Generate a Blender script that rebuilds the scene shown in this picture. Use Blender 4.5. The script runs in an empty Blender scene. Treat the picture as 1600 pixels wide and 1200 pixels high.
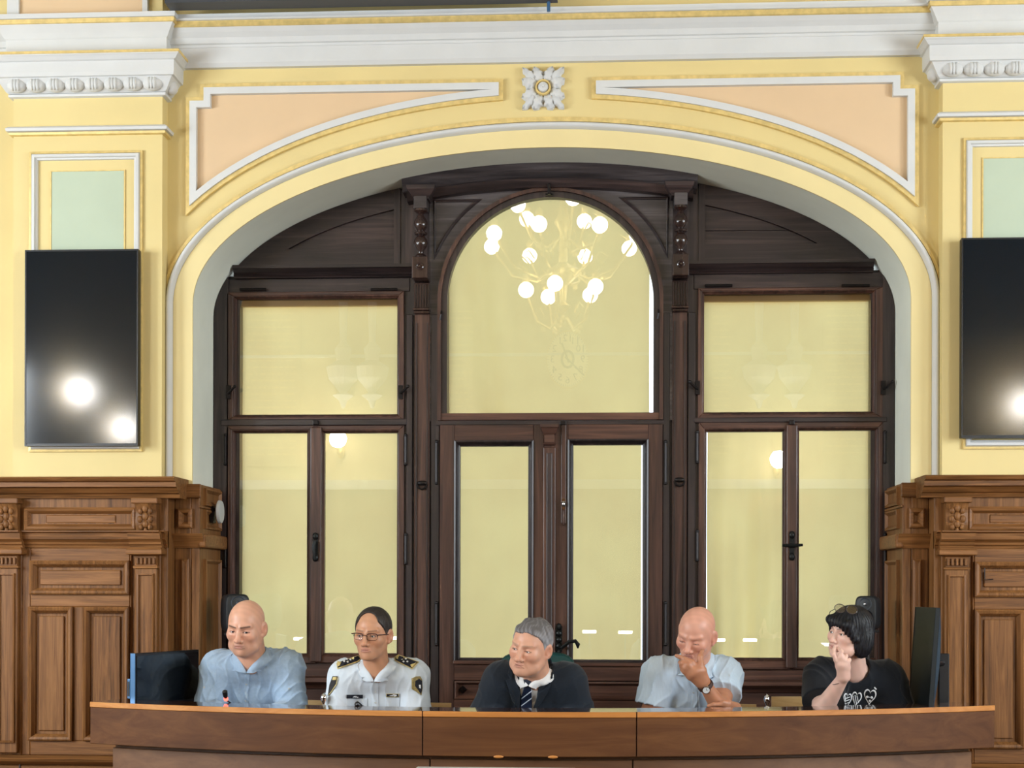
import bpy, bmesh, math, random, time
import numpy as np
from mathutils import Vector, Matrix, geometry
T0 = time.time()
C = bpy.context.scene.collection
SC = bpy.context.scene
random.seed(5)
PI = math.pi
# ---------------------------------------------------------------- camera
F, HZ, CD, EYE = 2400.0, 918.0, 8.1, 1.36          # focal length (px of a 1600 wide frame), horizon row, distance, eye height
YAW, ROLL = math.atan(0.060), 0.0023
RM = Matrix.Rotation(YAW, 3, 'Z') @ Matrix.Rotation(PI/2, 3, 'X') @ Matrix.Rotation(ROLL, 3, 'Z')
CAM = Vector((0, -CD, EYE))
def ray(px, py): return RM @ Vector(((px-800)/F, (HZ-py)/F, -1))
_d = ray(858.5, 700); CAM.x = -_d.x*(0.42+CD)/_d.y   # door centre stands on x = 0
def P(px, py, Y):
    d = ray(px, py); return CAM + d*((Y-CAM.y)/d.y)
def PZ(px, py, Z):
    d = ray(px, py); return CAM + d*((Z-CAM.z)/d.z)
cd = bpy.data.cameras.new('camera'); cam = bpy.data.objects.new('camera', cd); C.objects.link(cam)
cam.matrix_world = Matrix.Translation(CAM) @ RM.to_4x4()
cd.sensor_width = 36; cd.lens = 36*F/1600; cd.shift_y = (HZ-600)/1600; cd.clip_start = .05; cd.clip_end = 200
SC.camera = cam
# ---------------------------------------------------------------- world, lights, exposure
w = bpy.data.worlds.new('world'); SC.world = w; w.use_nodes = True
bg = w.node_tree.nodes['Background']; bg.inputs[0].default_value = (.80, .90, 1, 1); bg.inputs[1].default_value = 2.2
SC.view_settings.view_transform = 'Standard'; SC.view_settings.look = 'None'
SC.view_settings.exposure = 0.44; SC.view_settings.gamma = 1; SC.view_settings.use_curve_mapping = False
SC.cycles.max_bounces = 8; SC.cycles.diffuse_bounces = 4; SC.cycles.glossy_bounces = 4; SC.cycles.transparent_max_bounces = 12
SC.cycles.sample_clamp_indirect = 6; SC.cycles.caustics_reflective = False; SC.cycles.caustics_refractive = False
RX, RY, RZ = 6.3, -14.0, 7.6                         # the hall: half width, far wall, ceiling
def area(name, loc, target, sx, sy, power, col):
    l = bpy.data.lights.new(name, 'AREA'); l.shape = 'RECTANGLE'; l.size = sx; l.size_y = sy; l.energy = power; l.color = col
    o = bpy.data.objects.new(name, l); C.objects.link(o); o.location = loc
    o.rotation_euler = (Vector(target)-Vector(loc)).to_track_quat('-Z', 'Y').to_euler(); return o
for s in (-1, 1):                                    # area lights added for wide soft light, in made-up side windows of the hall
    for k, yy in enumerate((-3.3, -6.8)):
        area('window_daylight', (s*(RX-.12), yy, 2.4), (0, yy+2.9, .9), 1.9, 2.4, (275 if s < 0 else 250), (.84, .93, 1))
LAMP = 9.0                                          # radiance of the chandelier globes
# ---------------------------------------------------------------- materials
def lin(c):
    return tuple(((v/255)/12.92 if v/255 <= .04045 else ((v/255+.055)/1.055)**2.4) for v in c)
def mat(name, col, rough=.5, metal=0, spec=.5, coat=0, noise=0, nscale=8, bump=0, bscale=60, emit=None, es=0, stretch=(1, 1, 1), coatr=.05, sheen=0, trans=0):
    m = bpy.data.materials.new(name); m.use_nodes = True; nt = m.node_tree; b = nt.nodes['Principled BSDF']
    c = lin(col) if max(col) > 1 else col
    b.inputs['Base Color'].default_value = (*c, 1); b.inputs['Roughness'].default_value = rough; b.inputs['Metallic'].default_value = metal
    b.inputs['Specular IOR Level'].default_value = spec; b.inputs['Coat Weight'].default_value = coat; b.inputs['Coat Roughness'].default_value = coatr
    b.inputs['Sheen Weight'].default_value = sheen
    if emit: b.inputs['Emission Color'].default_value = (*emit, 1); b.inputs['Emission Strength'].default_value = es
    tc = nt.nodes.new('ShaderNodeTexCoord'); mp = nt.nodes.new('ShaderNodeMapping'); mp.inputs['Scale'].default_value = stretch
    nt.links.new(tc.outputs['Object'], mp.inputs[0])
    n = nt.nodes.new('ShaderNodeTexNoise'); n.inputs['Scale'].default_value = nscale; n.inputs['Detail'].default_value = 5
    nt.links.new(mp.outputs[0], n.inputs[0])
    r = nt.nodes.new('ShaderNodeValToRGB'); k = noise
    r.color_ramp.elements[0].position = .3; r.color_ramp.elements[1].position = .7
    r.color_ramp.elements[0].color = (*[v*(1-k) for v in c], 1); r.color_ramp.elements[1].color = (*[min(1, v*(1+k)) for v in c], 1)
    nt.links.new(n.outputs[0], r.inputs[0]); nt.links.new(r.outputs[0], b.inputs['Base Color'])
    if bump:
        n2 = nt.nodes.new('ShaderNodeTexNoise'); n2.inputs['Scale'].default_value = bscale; n2.inputs['Detail'].default_value = 3
        nt.links.new(mp.outputs[0], n2.inputs[0])
        bp = nt.nodes.new('ShaderNodeBump'); bp.inputs['Strength'].default_value = bump; bp.inputs['Distance'].default_value = .01
        nt.links.new(n2.outputs[0], bp.inputs['Height']); nt.links.new(bp.outputs[0], b.inputs['Normal'])
    if trans:
        tr = nt.nodes.new('ShaderNodeBsdfTranslucent'); nt.links.new(r.outputs[0], tr.inputs[0])
        mx = nt.nodes.new('ShaderNodeMixShader'); mx.inputs[0].default_value = trans
        nt.links.new(b.outputs[0], mx.inputs[1]); nt.links.new(tr.outputs[0], mx.inputs[2])
        nt.links.new(mx.outputs[0], nt.nodes['Material Output'].inputs[0])
    return m
def wood(name, dark, mid, light, axis=2, rough=.4, grain=34, coat=.0, bump=.12, figure=.5, spec=.5):
    m = bpy.data.materials.new(name); m.use_nodes = True; nt = m.node_tree; b = nt.nodes['Principled BSDF']
    tc = nt.nodes.new('ShaderNodeTexCoord'); mp = nt.nodes.new('ShaderNodeMapping')
    s = [grain]*3; s[axis] = grain*.045; mp.inputs['Scale'].default_value = s
    nt.links.new(tc.outputs['Object'], mp.inputs[0])
    n = nt.nodes.new('ShaderNodeTexNoise'); n.inputs['Scale'].default_value = 1; n.inputs['Detail'].default_value = 7; n.inputs['Roughness'].default_value = .62; n.inputs['Distortion'].default_value = .9
    nt.links.new(mp.outputs[0], n.inputs[0])
    mp2 = nt.nodes.new('ShaderNodeMapping'); s2 = [4.0]*3; s2[axis] = .9; mp2.inputs['Scale'].default_value = s2; nt.links.new(tc.outputs['Object'], mp2.inputs[0])
    n2 = nt.nodes.new('ShaderNodeTexNoise'); n2.inputs['Scale'].default_value = 1; n2.inputs['Detail'].default_value = 3; nt.links.new(mp2.outputs[0], n2.inputs[0])
    mx = nt.nodes.new('ShaderNodeMix'); mx.inputs[0].default_value = figure*.6; nt.links.new(n.outputs[0], mx.inputs[2]); nt.links.new(n2.outputs[0], mx.inputs[3])
    r = nt.nodes.new('ShaderNodeValToRGB'); e = r.color_ramp.elements
    e[0].position = .34; e[0].color = (*lin(dark), 1); e[1].position = .66; e[1].color = (*lin(light), 1)
    x = e.new(.5); x.color = (*lin(mid), 1)
    nt.links.new(mx.outputs[0], r.inputs[0]); nt.links.new(r.outputs[0], b.inputs['Base Color'])
    b.inputs['Specular IOR Level'].default_value = spec
    b.inputs['Roughness'].default_value = rough; b.inputs['Coat Weight'].default_value = coat; b.inputs['Coat Roughness'].default_value = .08
    bp = nt.nodes.new('ShaderNodeBump'); bp.inputs['Strength'].default_value = bump; bp.inputs['Distance'].default_value = .004
    nt.links.new(n.outputs[0], bp.inputs['Height']); nt.links.new(bp.outputs[0], b.inputs['Normal'])
    return m
def glassmat(name, tint=(1, 1, 1), rough=0.0, ior=1.5):
    m = bpy.data.materials.new(name); m.use_nodes = True; nt = m.node_tree; nt.nodes.clear()
    out = nt.nodes.new('ShaderNodeOutputMaterial'); t = nt.nodes.new('ShaderNodeBsdfTransparent'); t.inputs[0].default_value = (*tint, 1)
    g = nt.nodes.new('ShaderNodeBsdfGlossy'); g.inputs['Roughness'].default_value = rough
    f = nt.nodes.new('ShaderNodeFresnel'); f.inputs[0].default_value = ior; mx = nt.nodes.new('ShaderNodeMixShader')
    nt.links.new(f.outputs[0], mx.inputs[0]); nt.links.new(t.outputs[0], mx.inputs[1]); nt.links.new(g.outputs[0], mx.inputs[2]); nt.links.new(mx.outputs[0], out.inputs[0])
    return m
M = dict(
 yellow=mat('yellow_paint', (226, 206, 146), .62, noise=.035, nscale=2.5, bump=.05, bscale=40, spec=.3),
 band=mat('pale_yellow_paint', (232, 214, 158), .6, noise=.03, nscale=3, spec=.3),
 reveal=mat('reveal_paint', (242, 245, 230), .7, noise=.05, nscale=3, spec=.2),
 peach=mat('peach_paint', (224, 194, 156), .65, noise=.03, nscale=3, spec=.3),
 green=mat('green_paint', (188, 201, 178), .65, noise=.03, nscale=4, spec=.3),
 white=mat('white_plaster', (214, 215, 214), .6, noise=.03, nscale=6, bump=.05, spec=.3),
 gold=mat('gold_leaf', (224, 198, 130), .42, metal=.2, noise=.13, nscale=30, spec=.5),
 dwv=wood('dark_wood_upright', (24, 19, 20), (44, 35, 35), (70, 56, 54), 2, .36, 30),
 dwh=wood('dark_wood_level', (24, 19, 20), (46, 36, 36), (72, 57, 55), 0, .36, 30),
 rwv=wood('red_wood_upright', (40, 25, 20), (70, 46, 38), (102, 71, 58), 2, .36, 30),
 rwh=wood('red_wood_level', (42, 26, 21), (74, 48, 39), (108, 74, 59), 0, .36, 30),
 uwh=wood('greyed_wood_level', (42, 38, 39), (66, 60, 61), (96, 90, 91), 0, .28, 30),  # weathered upper timber, with the grey sheen of the lights put into its colour
 tn=wood('turned_wood', (34, 22, 20), (52, 36, 32), (76, 56, 50), 2, .22, 26, coat=.3),
 oakv=wood('oak_upright', (80, 50, 24), (124, 82, 44), (150, 104, 60), 2, .5, 58, spec=.3),
 oakh=wood('oak_level', (80, 50, 24), (126, 83, 44), (154, 106, 62), 0, .5, 58, spec=.3),
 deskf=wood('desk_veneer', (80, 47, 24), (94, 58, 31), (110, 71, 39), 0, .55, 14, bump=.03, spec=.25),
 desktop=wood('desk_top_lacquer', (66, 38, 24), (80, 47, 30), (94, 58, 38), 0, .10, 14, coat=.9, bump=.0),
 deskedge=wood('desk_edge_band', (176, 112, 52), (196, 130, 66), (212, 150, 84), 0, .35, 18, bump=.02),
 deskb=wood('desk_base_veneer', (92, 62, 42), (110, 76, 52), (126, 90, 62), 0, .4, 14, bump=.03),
 beech=wood('beech_ply', (178, 138, 86), (198, 160, 106), (214, 180, 128), 0, .35, 14, bump=.02),
 blind=mat('blind_fabric', (253, 234, 168), .9, noise=.05, nscale=3, bump=.25, bscale=420, spec=.1, trans=.3),
 tube=mat('blind_tube', (214, 182, 138), .6),
 glass=glassmat('window_glass', ior=1.85),
 tort=mat('dark_tortoise', (74, 62, 58), .25, coat=.5),
 lens2=glassmat('reading_lens', (.96, .96, .96), 0, 1.75),
 lens=glassmat('lens_glass', (1, 1, 1), 0, 1.2),
 iron=mat('black_iron', (30, 26, 26), .4, .6, noise=.2, nscale=40),
 bronze=mat('dark_bronze', (34, 36, 36), .4, .7, noise=.3, nscale=50),
 brass=mat('aged_brass', (222, 190, 116), .32, .5, noise=.2, nscale=30),
 black=mat('black_plastic', (14, 17, 22), .35, noise=.1, nscale=30),
 softblack=mat('soft_black', (20, 24, 28), .5, noise=.1, nscale=30),
 screen=mat('display_glass', (9, 22, 32), .09, spec=.42, noise=.05, nscale=5),
 monitor=mat('monitor_glass', (8, 12, 18), .08, spec=.6),
 steel=mat('blue_steel', (70, 112, 154), .3, .3),
 mscreen=mat('matte_screen', (16, 22, 24), .5, spec=.3),
 dsteel=mat('dark_steel', (58, 76, 94), .28, .4),
 navy=mat('navy_panel', (18, 42, 66), .5),
 chrome=mat('chrome', (225, 228, 232), .06, 1.0),
 grey=mat('pale_grey', (190, 192, 190), .5, noise=.03),
 dgrey=mat('dark_grey', (60, 64, 70), .5),
 leather=mat('green_leather', (18, 62, 62), .35, noise=.15, nscale=20, bump=.15, bscale=160),
 red=mat('red_ring', (230, 60, 60), .4, emit=(1, .12, .08), es=2.5),
 globe=mat('lamp_globe', (255, 250, 240), .3, emit=(1, .96, .90), es=LAMP),
 globe2=mat('wall_lamp_globe', (255, 250, 240), .3, emit=(1, .97, .92), es=120),
 carpet=mat('floor_boards', (104, 76, 50), .5, noise=.2, nscale=6),
 ceil=mat('ceiling_plaster', (206, 204, 196), .8, noise=.02),
 hall=mat('hall_paint', (198, 176, 124), .7, noise=.03),
 tablet=mat('marble_tablet', (196, 172, 118), .4, noise=.12, nscale=5),
 clock=mat('clock_face', (250, 236, 196), .5, noise=.03),
 clockd=mat('clock_ink', (44, 28, 12), .5),
)
# ---------------------------------------------------------------- mesh builder
class MB:
    def __init__(s): s.v = []; s.f = []
    def add(s, v, f):
        o = len(s.v); s.v += [tuple(p) for p in v]; s.f += [tuple(i+o for i in q) for q in f]; return s
    def box(s, x0, x1, y0, y1, z0, z1, M4=None):
        v = [(x, y, z) for z in (z0, z1) for y in (y0, y1) for x in (x0, x1)]
        if M4: v = [M4 @ Vector(p) for p in v]
        return s.add(v, [(0, 2, 3, 1), (4, 5, 7, 6), (0, 1, 5, 4), (2, 6, 7, 3), (0, 4, 6, 2), (1, 3, 7, 5)])
    def prism(s, poly, y0, y1):                       # polygon in (x, z), extruded along y
        n = len(poly); v = [(x, y0, z) for x, z in poly]+[(x, y1, z) for x, z in poly]
        tri = geometry.tessellate_polygon([[Vector((x, z, 0)) for x, z in poly]])
        f = [tuple(t) for t in tri]+[tuple(i+n for i in t[::-1]) for t in tri]+[(i, (i+1) % n, (i+1) % n+n, i+n) for i in range(n)]
        return s.add(v, f)
    def sweep(s, path, prof, closed=False, Y=0, caps=True):  # path (x, z); prof (n, y): n along the left normal, mitred; prof is a closed loop
        n = len(path); out = []
        for i in range(n):
            p = Vector(path[i])
            a = Vector(path[i-1]) if (closed or i > 0) else None
            b = Vector(path[(i+1) % n]) if (closed or i < n-1) else None
            d1 = (p-a).normalized() if a is not None else None; d2 = (b-p).normalized() if b is not None else None
            if d1 is None: d1 = d2
            if d2 is None: d2 = d1
            n1 = Vector((-d1.y, d1.x)); n2 = Vector((-d2.y, d2.x)); m = (n1+n2)
            if m.length < 1e-6: m = n1
            m.normalize(); k = 1/max(.35, m.dot(n1))
            out.append([(p.x+m.x*q[0]*k, Y+q[1], p.y+m.y*q[0]*k) for q in prof])
        k = len(prof); v = [q for r in out for q in r]; f = []
        for i in range(n if closed else n-1):
            j = (i+1) % n
            for q in range(k): f.append((i*k+q, i*k+(q+1) % k, j*k+(q+1) % k, j*k+q))
        if not closed and caps: f += [tuple(range(k-1, -1, -1)), tuple(range((n-1)*k, n*k))]
        return s.add(v, f)
    def lathe(s, prof, c, seg=20, M4=None):           # prof (r, z) about the z axis through c
        v = []; k = len(prof)
        for i in range(seg):
            a = 2*PI*i/seg
            for r, z in prof:
                p = Vector((r*math.cos(a), r*math.sin(a), z)); p = (M4 @ p) if M4 else p
                v.append((c[0]+p.x, c[1]+p.y, c[2]+p.z))
        f = [(i*k+q, ((i+1) % seg)*k+q, ((i+1) % seg)*k+q+1, i*k+q+1) for i in range(seg) for q in range(k-1)]
        f += [tuple(i*k for i in range(seg-1, -1, -1)), tuple(i*k+k-1 for i in range(seg))]
        return s.add(v, f)
    def tube(s, pts, r, seg=8, cap=True):
        pts = [Vector(p) for p in pts]; n = len(pts); rs = r if isinstance(r, (list, tuple)) else [r]*n; v = []
        up = Vector((0, 0, 1))
        for i, p in enumerate(pts):
            t = (pts[min(i+1, n-1)]-pts[max(i-1, 0)]).normalized()
            a = t.cross(up if abs(t.z) < .95 else Vector((1, 0, 0))).normalized(); b = a.cross(t)
            v += [p+(a*math.cos(2*PI*j/seg)+b*math.sin(2*PI*j/seg))*rs[i] for j in range(seg)]
        f = [(i*seg+j, i*seg+(j+1) % seg, (i+1)*seg+(j+1) % seg, (i+1)*seg+j) for i in range(n-1) for j in range(seg)]
        if cap: f += [tuple(range(seg-1, -1, -1)), tuple(range((n-1)*seg, n*seg))]
        return s.add(v, f)
    def ball(s, c, r, seg=14, rings=9):
        rr = r if isinstance(r, (tuple, list)) else (r, r, r)
        v = [(c[0], c[1], c[2]-rr[2])]
        for i in range(1, rings):
            t = PI*i/rings
            v += [(c[0]+rr[0]*math.sin(t)*math.cos(2*PI*j/seg), c[1]+rr[1]*math.sin(t)*math.sin(2*PI*j/seg), c[2]-rr[2]*math.cos(t)) for j in range(seg)]
        v.append((c[0], c[1], c[2]+rr[2])); f = [(0, 1+(j+1) % seg, 1+j) for j in range(seg)]
        for i in range(rings-2):
            f += [(1+i*seg+j, 1+i*seg+(j+1) % seg, 1+(i+1)*seg+(j+1) % seg, 1+(i+1)*seg+j) for j in range(seg)]
        L = len(v)-1; b = 1+(rings-2)*seg; f += [(b+j, b+(j+1) % seg, L) for j in range(seg)]
        return s.add(v, f)
    def build(s, name, m, parent=None, smooth=False, bevel=0, seg=2, M4=None, fix=True):
        me = bpy.data.meshes.new(name); vs = [M4 @ Vector(p) for p in s.v] if M4 else s.v
        me.from_pydata(vs, [], s.f)
        if fix:
            bm = bmesh.new(); bm.from_mesh(me); bmesh.ops.recalc_face_normals(bm, faces=bm.faces)
            if bevel: bmesh.ops.bevel(bm, geom=[e for e in bm.edges if len(e.link_faces) == 2 and e.calc_face_angle() > .5], offset=bevel, segments=seg, affect='EDGES', profile=.5)
            bm.to_mesh(me); bm.free()
        if smooth:
            me.polygons.foreach_set('use_smooth', [True]*len(me.polygons))
            if smooth != 'all': me.set_sharp_from_angle(angle=.6)
        me.materials.append(M[m] if isinstance(m, str) else m)
        o = bpy.data.objects.new(name, me); C.objects.link(o)
        if parent: put(o, parent)
        return o
def put(o, parent):                                   # parent without moving: geometry is laid out in hall coordinates
    o.parent = parent; o.matrix_parent_inverse = WM(parent).inverted()
def WM(o):
    m = o.matrix_basis.copy()
    return WM(o.parent) @ o.matrix_parent_inverse @ m if o.parent else m
def tag(o, label=None, cat=None, group=None, kind=None):
    if label: o['label'] = label
    if cat: o['category'] = cat
    if group: o['group'] = group
    if kind: o['kind'] = kind
    return o
def empty(name, loc=(0, 0, 0), **k):
    o = bpy.data.objects.new(name, None); C.objects.link(o); o.location = loc; o.empty_display_size = .05; return tag(o, **k)
def struct(name, label=None): return empty(name, label=label, kind='structure')
def copy_tree(o, parent=None):
    c = o.copy(); C.objects.link(c)
    if parent: c.parent = parent
    for ch in [x for x in o.children]: copy_tree(ch, c)
    return c
def rect(x0, x1, z0, z1): return [(x0, z0), (x1, z0), (x1, z1), (x0, z1)]
def R4(px0, py0, px1, py1, Y):                        # pixel box on the plane y = Y -> x0, x1, z0, z1
    a, b, c, d = P(px0, py0, Y), P(px1, py0, Y), P(px0, py1, Y), P(px1, py1, Y)
    return (a.x+c.x)/2, (b.x+d.x)/2, (c.z+d.z)/2, (a.z+b.z)/2
def arc_prof(r, y0, n=6):                             # half round bead of radius r standing on y = y0, towards the viewer
    return [(r*math.cos(PI*i/n), y0-r*math.sin(PI*i/n)) for i in range(n+1)]
def ring4(o, i): return None
# ---------------------------------------------------------------- the hall shell
YF = .42                                              # plane of the timber screen inside the arch
def zz(px, py, Y=0): return P(px, py, Y).z
def hx(px, Y=0): return abs(P(px, 700, Y).x)
fl = MB().box(-RX, RX, RY, 1.2, -.12, 0).build('floor', 'carpet'); tag(fl, kind='structure')
ce = MB().box(-RX, RX, RY, 1.2, RZ, RZ+.15).build('ceiling', 'ceil'); tag(ce, kind='structure')
for s, n in ((-1, 'wall_left'), (1, 'wall_right')):
    tag(MB().box(s*RX-.1*(s < 0), s*RX+.1*(s > 0), RY, 1.2, 0, RZ).build(n, 'hall'), kind='structure')
    wn = struct('window_%d' % (20 if s < 0 else 21))
    for yy in (-3.3, -6.8):                    # unseen side windows, made up to frame the added area lights
        x = s*(RX-.03)
        m = MB()
        for a, b, c, d in ((-1.1, -.97, 1.1, 3.7), (.97, 1.1, 1.1, 3.7), (-1.1, 1.1, 1.0, 1.15), (-1.1, 1.1, 3.65, 3.8), (-.04, .04, 1.1, 3.7), (-1.0, 1.0, 2.6, 2.67)):
            m.box(x-.03, x+.03, yy+a, yy+b, c, d)
        m.build('window_frame', 'white', wn)
tag(MB().box(-RX, RX, RY-.1, RY, 0, RZ).build('wall_front', 'hall'), kind='structure')
# ---- arched wall
wall = struct('wall_back')
RXI, ZS, RZI = (hx(299)+hx(1420))/2, zz(858, 471), 0
ZCROWN = zz(858, 231); RZI = ZCROWN-ZS
DADO = (zz(140, 750, -.15)+zz(1500, 742, -.15))/2
DADO2 = zz(285, 757, 0)
def ell(off, n=72, zb=None, a0=0.0, a1=PI, oz=None):  # offset of the opening curve, from right spring over the crown to left spring, with legs down to zb
    rx, rz = RXI+off, RZI+(off if oz is None else oz)
    p = [(rx*math.cos(a0+(a1-a0)*i/n), ZS+rz*math.sin(a0+(a1-a0)*i/n)) for i in range(n+1)]
    if zb is not None: p = [(p[0][0], zb)]+p+[(p[-1][0], zb)]
    return p
ZTOP = zz(858, 93)+.02
hole = ell(0, zb=0)
out = [(-4.4, 0), (-4.4, ZTOP), (4.4, ZTOP), (4.4, 0)]
poly = [(-4.4, 0), (-4.4, ZTOP), (4.4, ZTOP), (4.4, 0)]+hole
me = MB(); vs = [(x, 0, z) for x, z in poly]; tri = geometry.tessellate_polygon([[Vector((x, z, 0)) for x, z in poly]]); me.add(vs, [tuple(t) for t in tri])
me.box(-4.4, 4.4, 1.1, 1.2, 0, RZ) if False else None
me.build('plaster_face', 'yellow', wall)
rv = MB(); n = len(hole)
rv.add([(x, 0, z) for x, z in hole]+[(x, .62, z) for x, z in hole], [(i, i+1, i+1+n, i+n) for i in range(n-1)])
rv.build('arch_reveal', 'reveal', wall, smooth=True)
up = MB().box(-4.4, 4.4, 0.0, .6, ZTOP-.02, RZ)
for s in (-1, 1): up.box(min(s*4.4, s*RX), max(s*4.4, s*RX), 0, .6, 0, RZ)
up.build('upper_wall', 'yellow', wall)
# smooth pale ring between the opening and the white moulding
OW0, OW1, OG = hx(271)-RXI, hx(258.5)-RXI, hx(254)-RXI
OWz0 = zz(858, 203)-ZCROWN; OWz1 = zz(858, 191)-ZCROWN; OGz = zz(858, 184)-ZCROWN
def ringband(o0, z0, o1, z1, y0, y1, bead=False, zb=None):
    a = ell(o0, zb=zb, oz=z0); b = ell(o1, zb=zb, oz=z1); n = len(a); m = MB()
    if bead:
        k = 7; v = []
        for i in range(n):
            for q in range(k):
                t = q/(k-1); v.append((a[i][0]*(1-t)+b[i][0]*t, y0+(y1-y0)*math.sin(PI*t)**.6, a[i][1]*(1-t)+b[i][1]*t))
        m.add(v, [(i*k+q, i*k+q+1, (i+1)*k+q+1, (i+1)*k+q) for i in range(n-1) for q in range(k-1)])
    else:
        v = [(x, 0.0, z) for x, z in a]+[(x, y1, z) for x, z in a]+[(x, y1, z) for x, z in b]+[(x, 0.0, z) for x, z in b]
        m.add(v, [(r*n+i, r*n+i+1, (r+1)*n+i+1, (r+1)*n+i) for r in range(3) for i in range(n-1)])
    return m
ZB = DADO-.02
ringband(.0, .0, OW0, OWz0, 0, -.012, zb=ZB).build('arch_band', 'band', wall, smooth=True)
ringband(OW0, OWz0, OW1, OWz1, -.006, -.045, bead=True, zb=ZB).build('arch_moulding', 'white', wall, smooth='all')
ringband(OW1, OWz1, OG, OGz, 0, -.018, zb=ZB).build('gold_line', 'gold', wall, smooth=True)
# spandrel panels
def spandrel(s):
    x_in = hx(785); zt = (zz(785, 127)+zz(308, 133)+zz(915, 122)+zz(1405, 113))/4
    x1 = (hx(308)+hx(1405))/2; z1 = (zz(287, 156)+zz(1428, 133))/2; x0 = (hx(287)+hx(1429))/2
    rx = x_in; oz_top = zz(785, 157)
    ex, ez = hx(859.5-637)-0, 0
    EX = (hx(859-637)+hx(859+637))/2; EZ = zz(858, 155)-ZS
    def el(x, d=0): return ZS+(EZ+d)*math.sqrt(max(0, 1-(x/(EX+d))**2))
    # inner outlines: d = inset
    def outline(d):
        N = 26; xa, xb = x_in+d, x0-d
        arc = [(xa+(xb-xa)*i/N, el(xa+(xb-xa)*i/N, d)) for i in range(N+1)]
        return [(xa, zt-d)]+arc+[(x0-d, z1-d), (x1-d, z1-d), (x1-d, zt-d)]
    o0, o1, o2 = outline(0), outline(.022), outline(.058)
    for q in (o1, o2):                                 # the wedge closes where the lines meet
        for i in range(len(q)):
            pass
    def band(a, b, y, name, m_):
        n = len(a); mb = MB(); v = []
        for (x, z) in a: v.append((s*x, 0, z))
        for (x, z) in a: v.append((s*x, y, z))
        for (x, z), (xa, za) in zip(b, a): v.append((s*x, y, z))
        for (x, z) in b: v.append((s*x, 0, z))
        mb.add(v, [(r*n+i, r*n+(i+1) % n, (r+1)*n+(i+1) % n, (r+1)*n+i) for r in range(3) for i in range(n)])
        return mb.build(name, m_, wall, smooth=False)
    # collapse inverted corners near the thin inner end: keep lower line under upper line
    def clampo(q, d):
        r = []
        zt_ = zt-d
        for (x, z) in q: r.append((x, min(z, zt_)))
        return r
    o1, o2 = clampo(o1, .022), clampo(o2, .058)
    band(o0, o1, -.022, 'gold_line', 'gold'); band(o1, o2, -.034, 'spandrel_border', 'white')
    mb = MB(); pl = [p for i, p in enumerate(o2) if i == 0 or (Vector(p)-Vector(o2[i-1])).length > 1e-4]
    tri = geometry.tessellate_polygon([[Vector((x, z, 0)) for x, z in pl]])
    mb.add([(s*x, -.004, z) for x, z in pl], [tuple(t) for t in tri]); mb.build('spandrel_panel', 'peach', wall)
spandrel(-1); spandrel(1)
# rosette over the crown
c = P(849, 139.5, 0); rz = empty('rosette', c); put(rz, wall)
def leaf(a, L=.128, W=.052):
    m = MB(); N = 12; v = []; w_ = lambda t: W*(math.sin(PI*min(1, t*.93+.07))**.6)*(1+.22*math.cos(t*22))
    for i in range(N+1):
        t = i/N; r = .026+L*t
        for q in (-1, -.5, 0, .5, 1):
            u = q*w_(t)*.5; y = -.012-.03*math.sin(PI*min(1, t*1.05))*(1-.5*q*q)+(.012 if q == 0 else 0)-.012*t
            v.append((c.x+r*math.cos(a)-u*math.sin(a), y if abs(q) < 1 else -.001, c.z+r*math.sin(a)+u*math.cos(a)))
    return m.add(v, [(i*5+q, i*5+q+1, (i+1)*5+q+1, (i+1)*5+q) for i in range(N) for q in range(4)])
for k in range(4):
    for d in (-.38, .38): leaf(PI/4+k*PI/2+d, .098 if True else .1, .066).build('leaf', 'white', rz, smooth='all')
    leaf(PI/4+k*PI/2, .130, .05).build('leaf', 'white', rz, smooth='all')
MY = Matrix.Rotation(PI/2, 4, 'X')
MB().lathe([(.029, 0), (.029, .035), (.033, .042), (.040, .042), (.042, .03), (.042, 0)], c, 24, MY).build('rosette_ring', 'gold', rz, smooth=True)
MB().lathe([(.0, .0), (.029, .03), (.024, .048), (.008, .056), (.007, .062), (.0, .064)], c, 20, MY).build('rosette_boss', 'white', rz, smooth=True)
# entablature across the bay (profile swept along x)
def run(x0, x1, prof, name, m_, parent=wall):           # prof: (y, z) closed loop
    k = len(prof); mb = MB().add([(x0, y, z) for y, z in prof]+[(x1, y, z) for y, z in prof], [(i, (i+1) % k, (i+1) % k+k, i+k) for i in range(k)]+[tuple(range(k-1, -1, -1)), tuple(range(k, 2*k))])
    return mb.build(name, m_, parent)
XP = (hx(256)+hx(1460))/2                              # inner edge of the pilasters
XPo = hx(20, -.1)                                      # outer edge
ze = lambda py: zz(858, py, -.08)
z93, z52, z34, z27, z17, z13, z5 = ze(91), ze(57), ze(36), ze(27), ze(20.5), ze(14), ze(3)
Hh = z34-z93
run(-XP-.02, XP+.02, [(0, z93-.0), (-.03, z93), (-.045, z93+.02), (-.045, z93+.10), (-.05, z93+.10), (-.05, z52), (-.062, z52+.004), (-.075, z52+.03), (-.10, z34-.02), (-.12, z34), (0, z34)], 'entablature', 'white')
run(-XP-.02, XP+.02, [(0, z34), (-.126, z34), (-.132, z34+.004), (-.128, z27), (0, z27)], 'gold_line', 'gold')
run(-XP-.02, XP+.02, [(0, z27), (-.14, z27), (-.145, z27+.004), (-.145, z17-.012), (-.12, z17-.006), (-.12, z17+.018), (0, z17+.018)], 'cornice_shelf', 'white')
run(-XP-.02, XP+.02, [(0, z17+.018), (-.02, z17+.018), (-.02, z13+.03), (0, z13+.03)], 'gallery_front', 'band')
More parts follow.
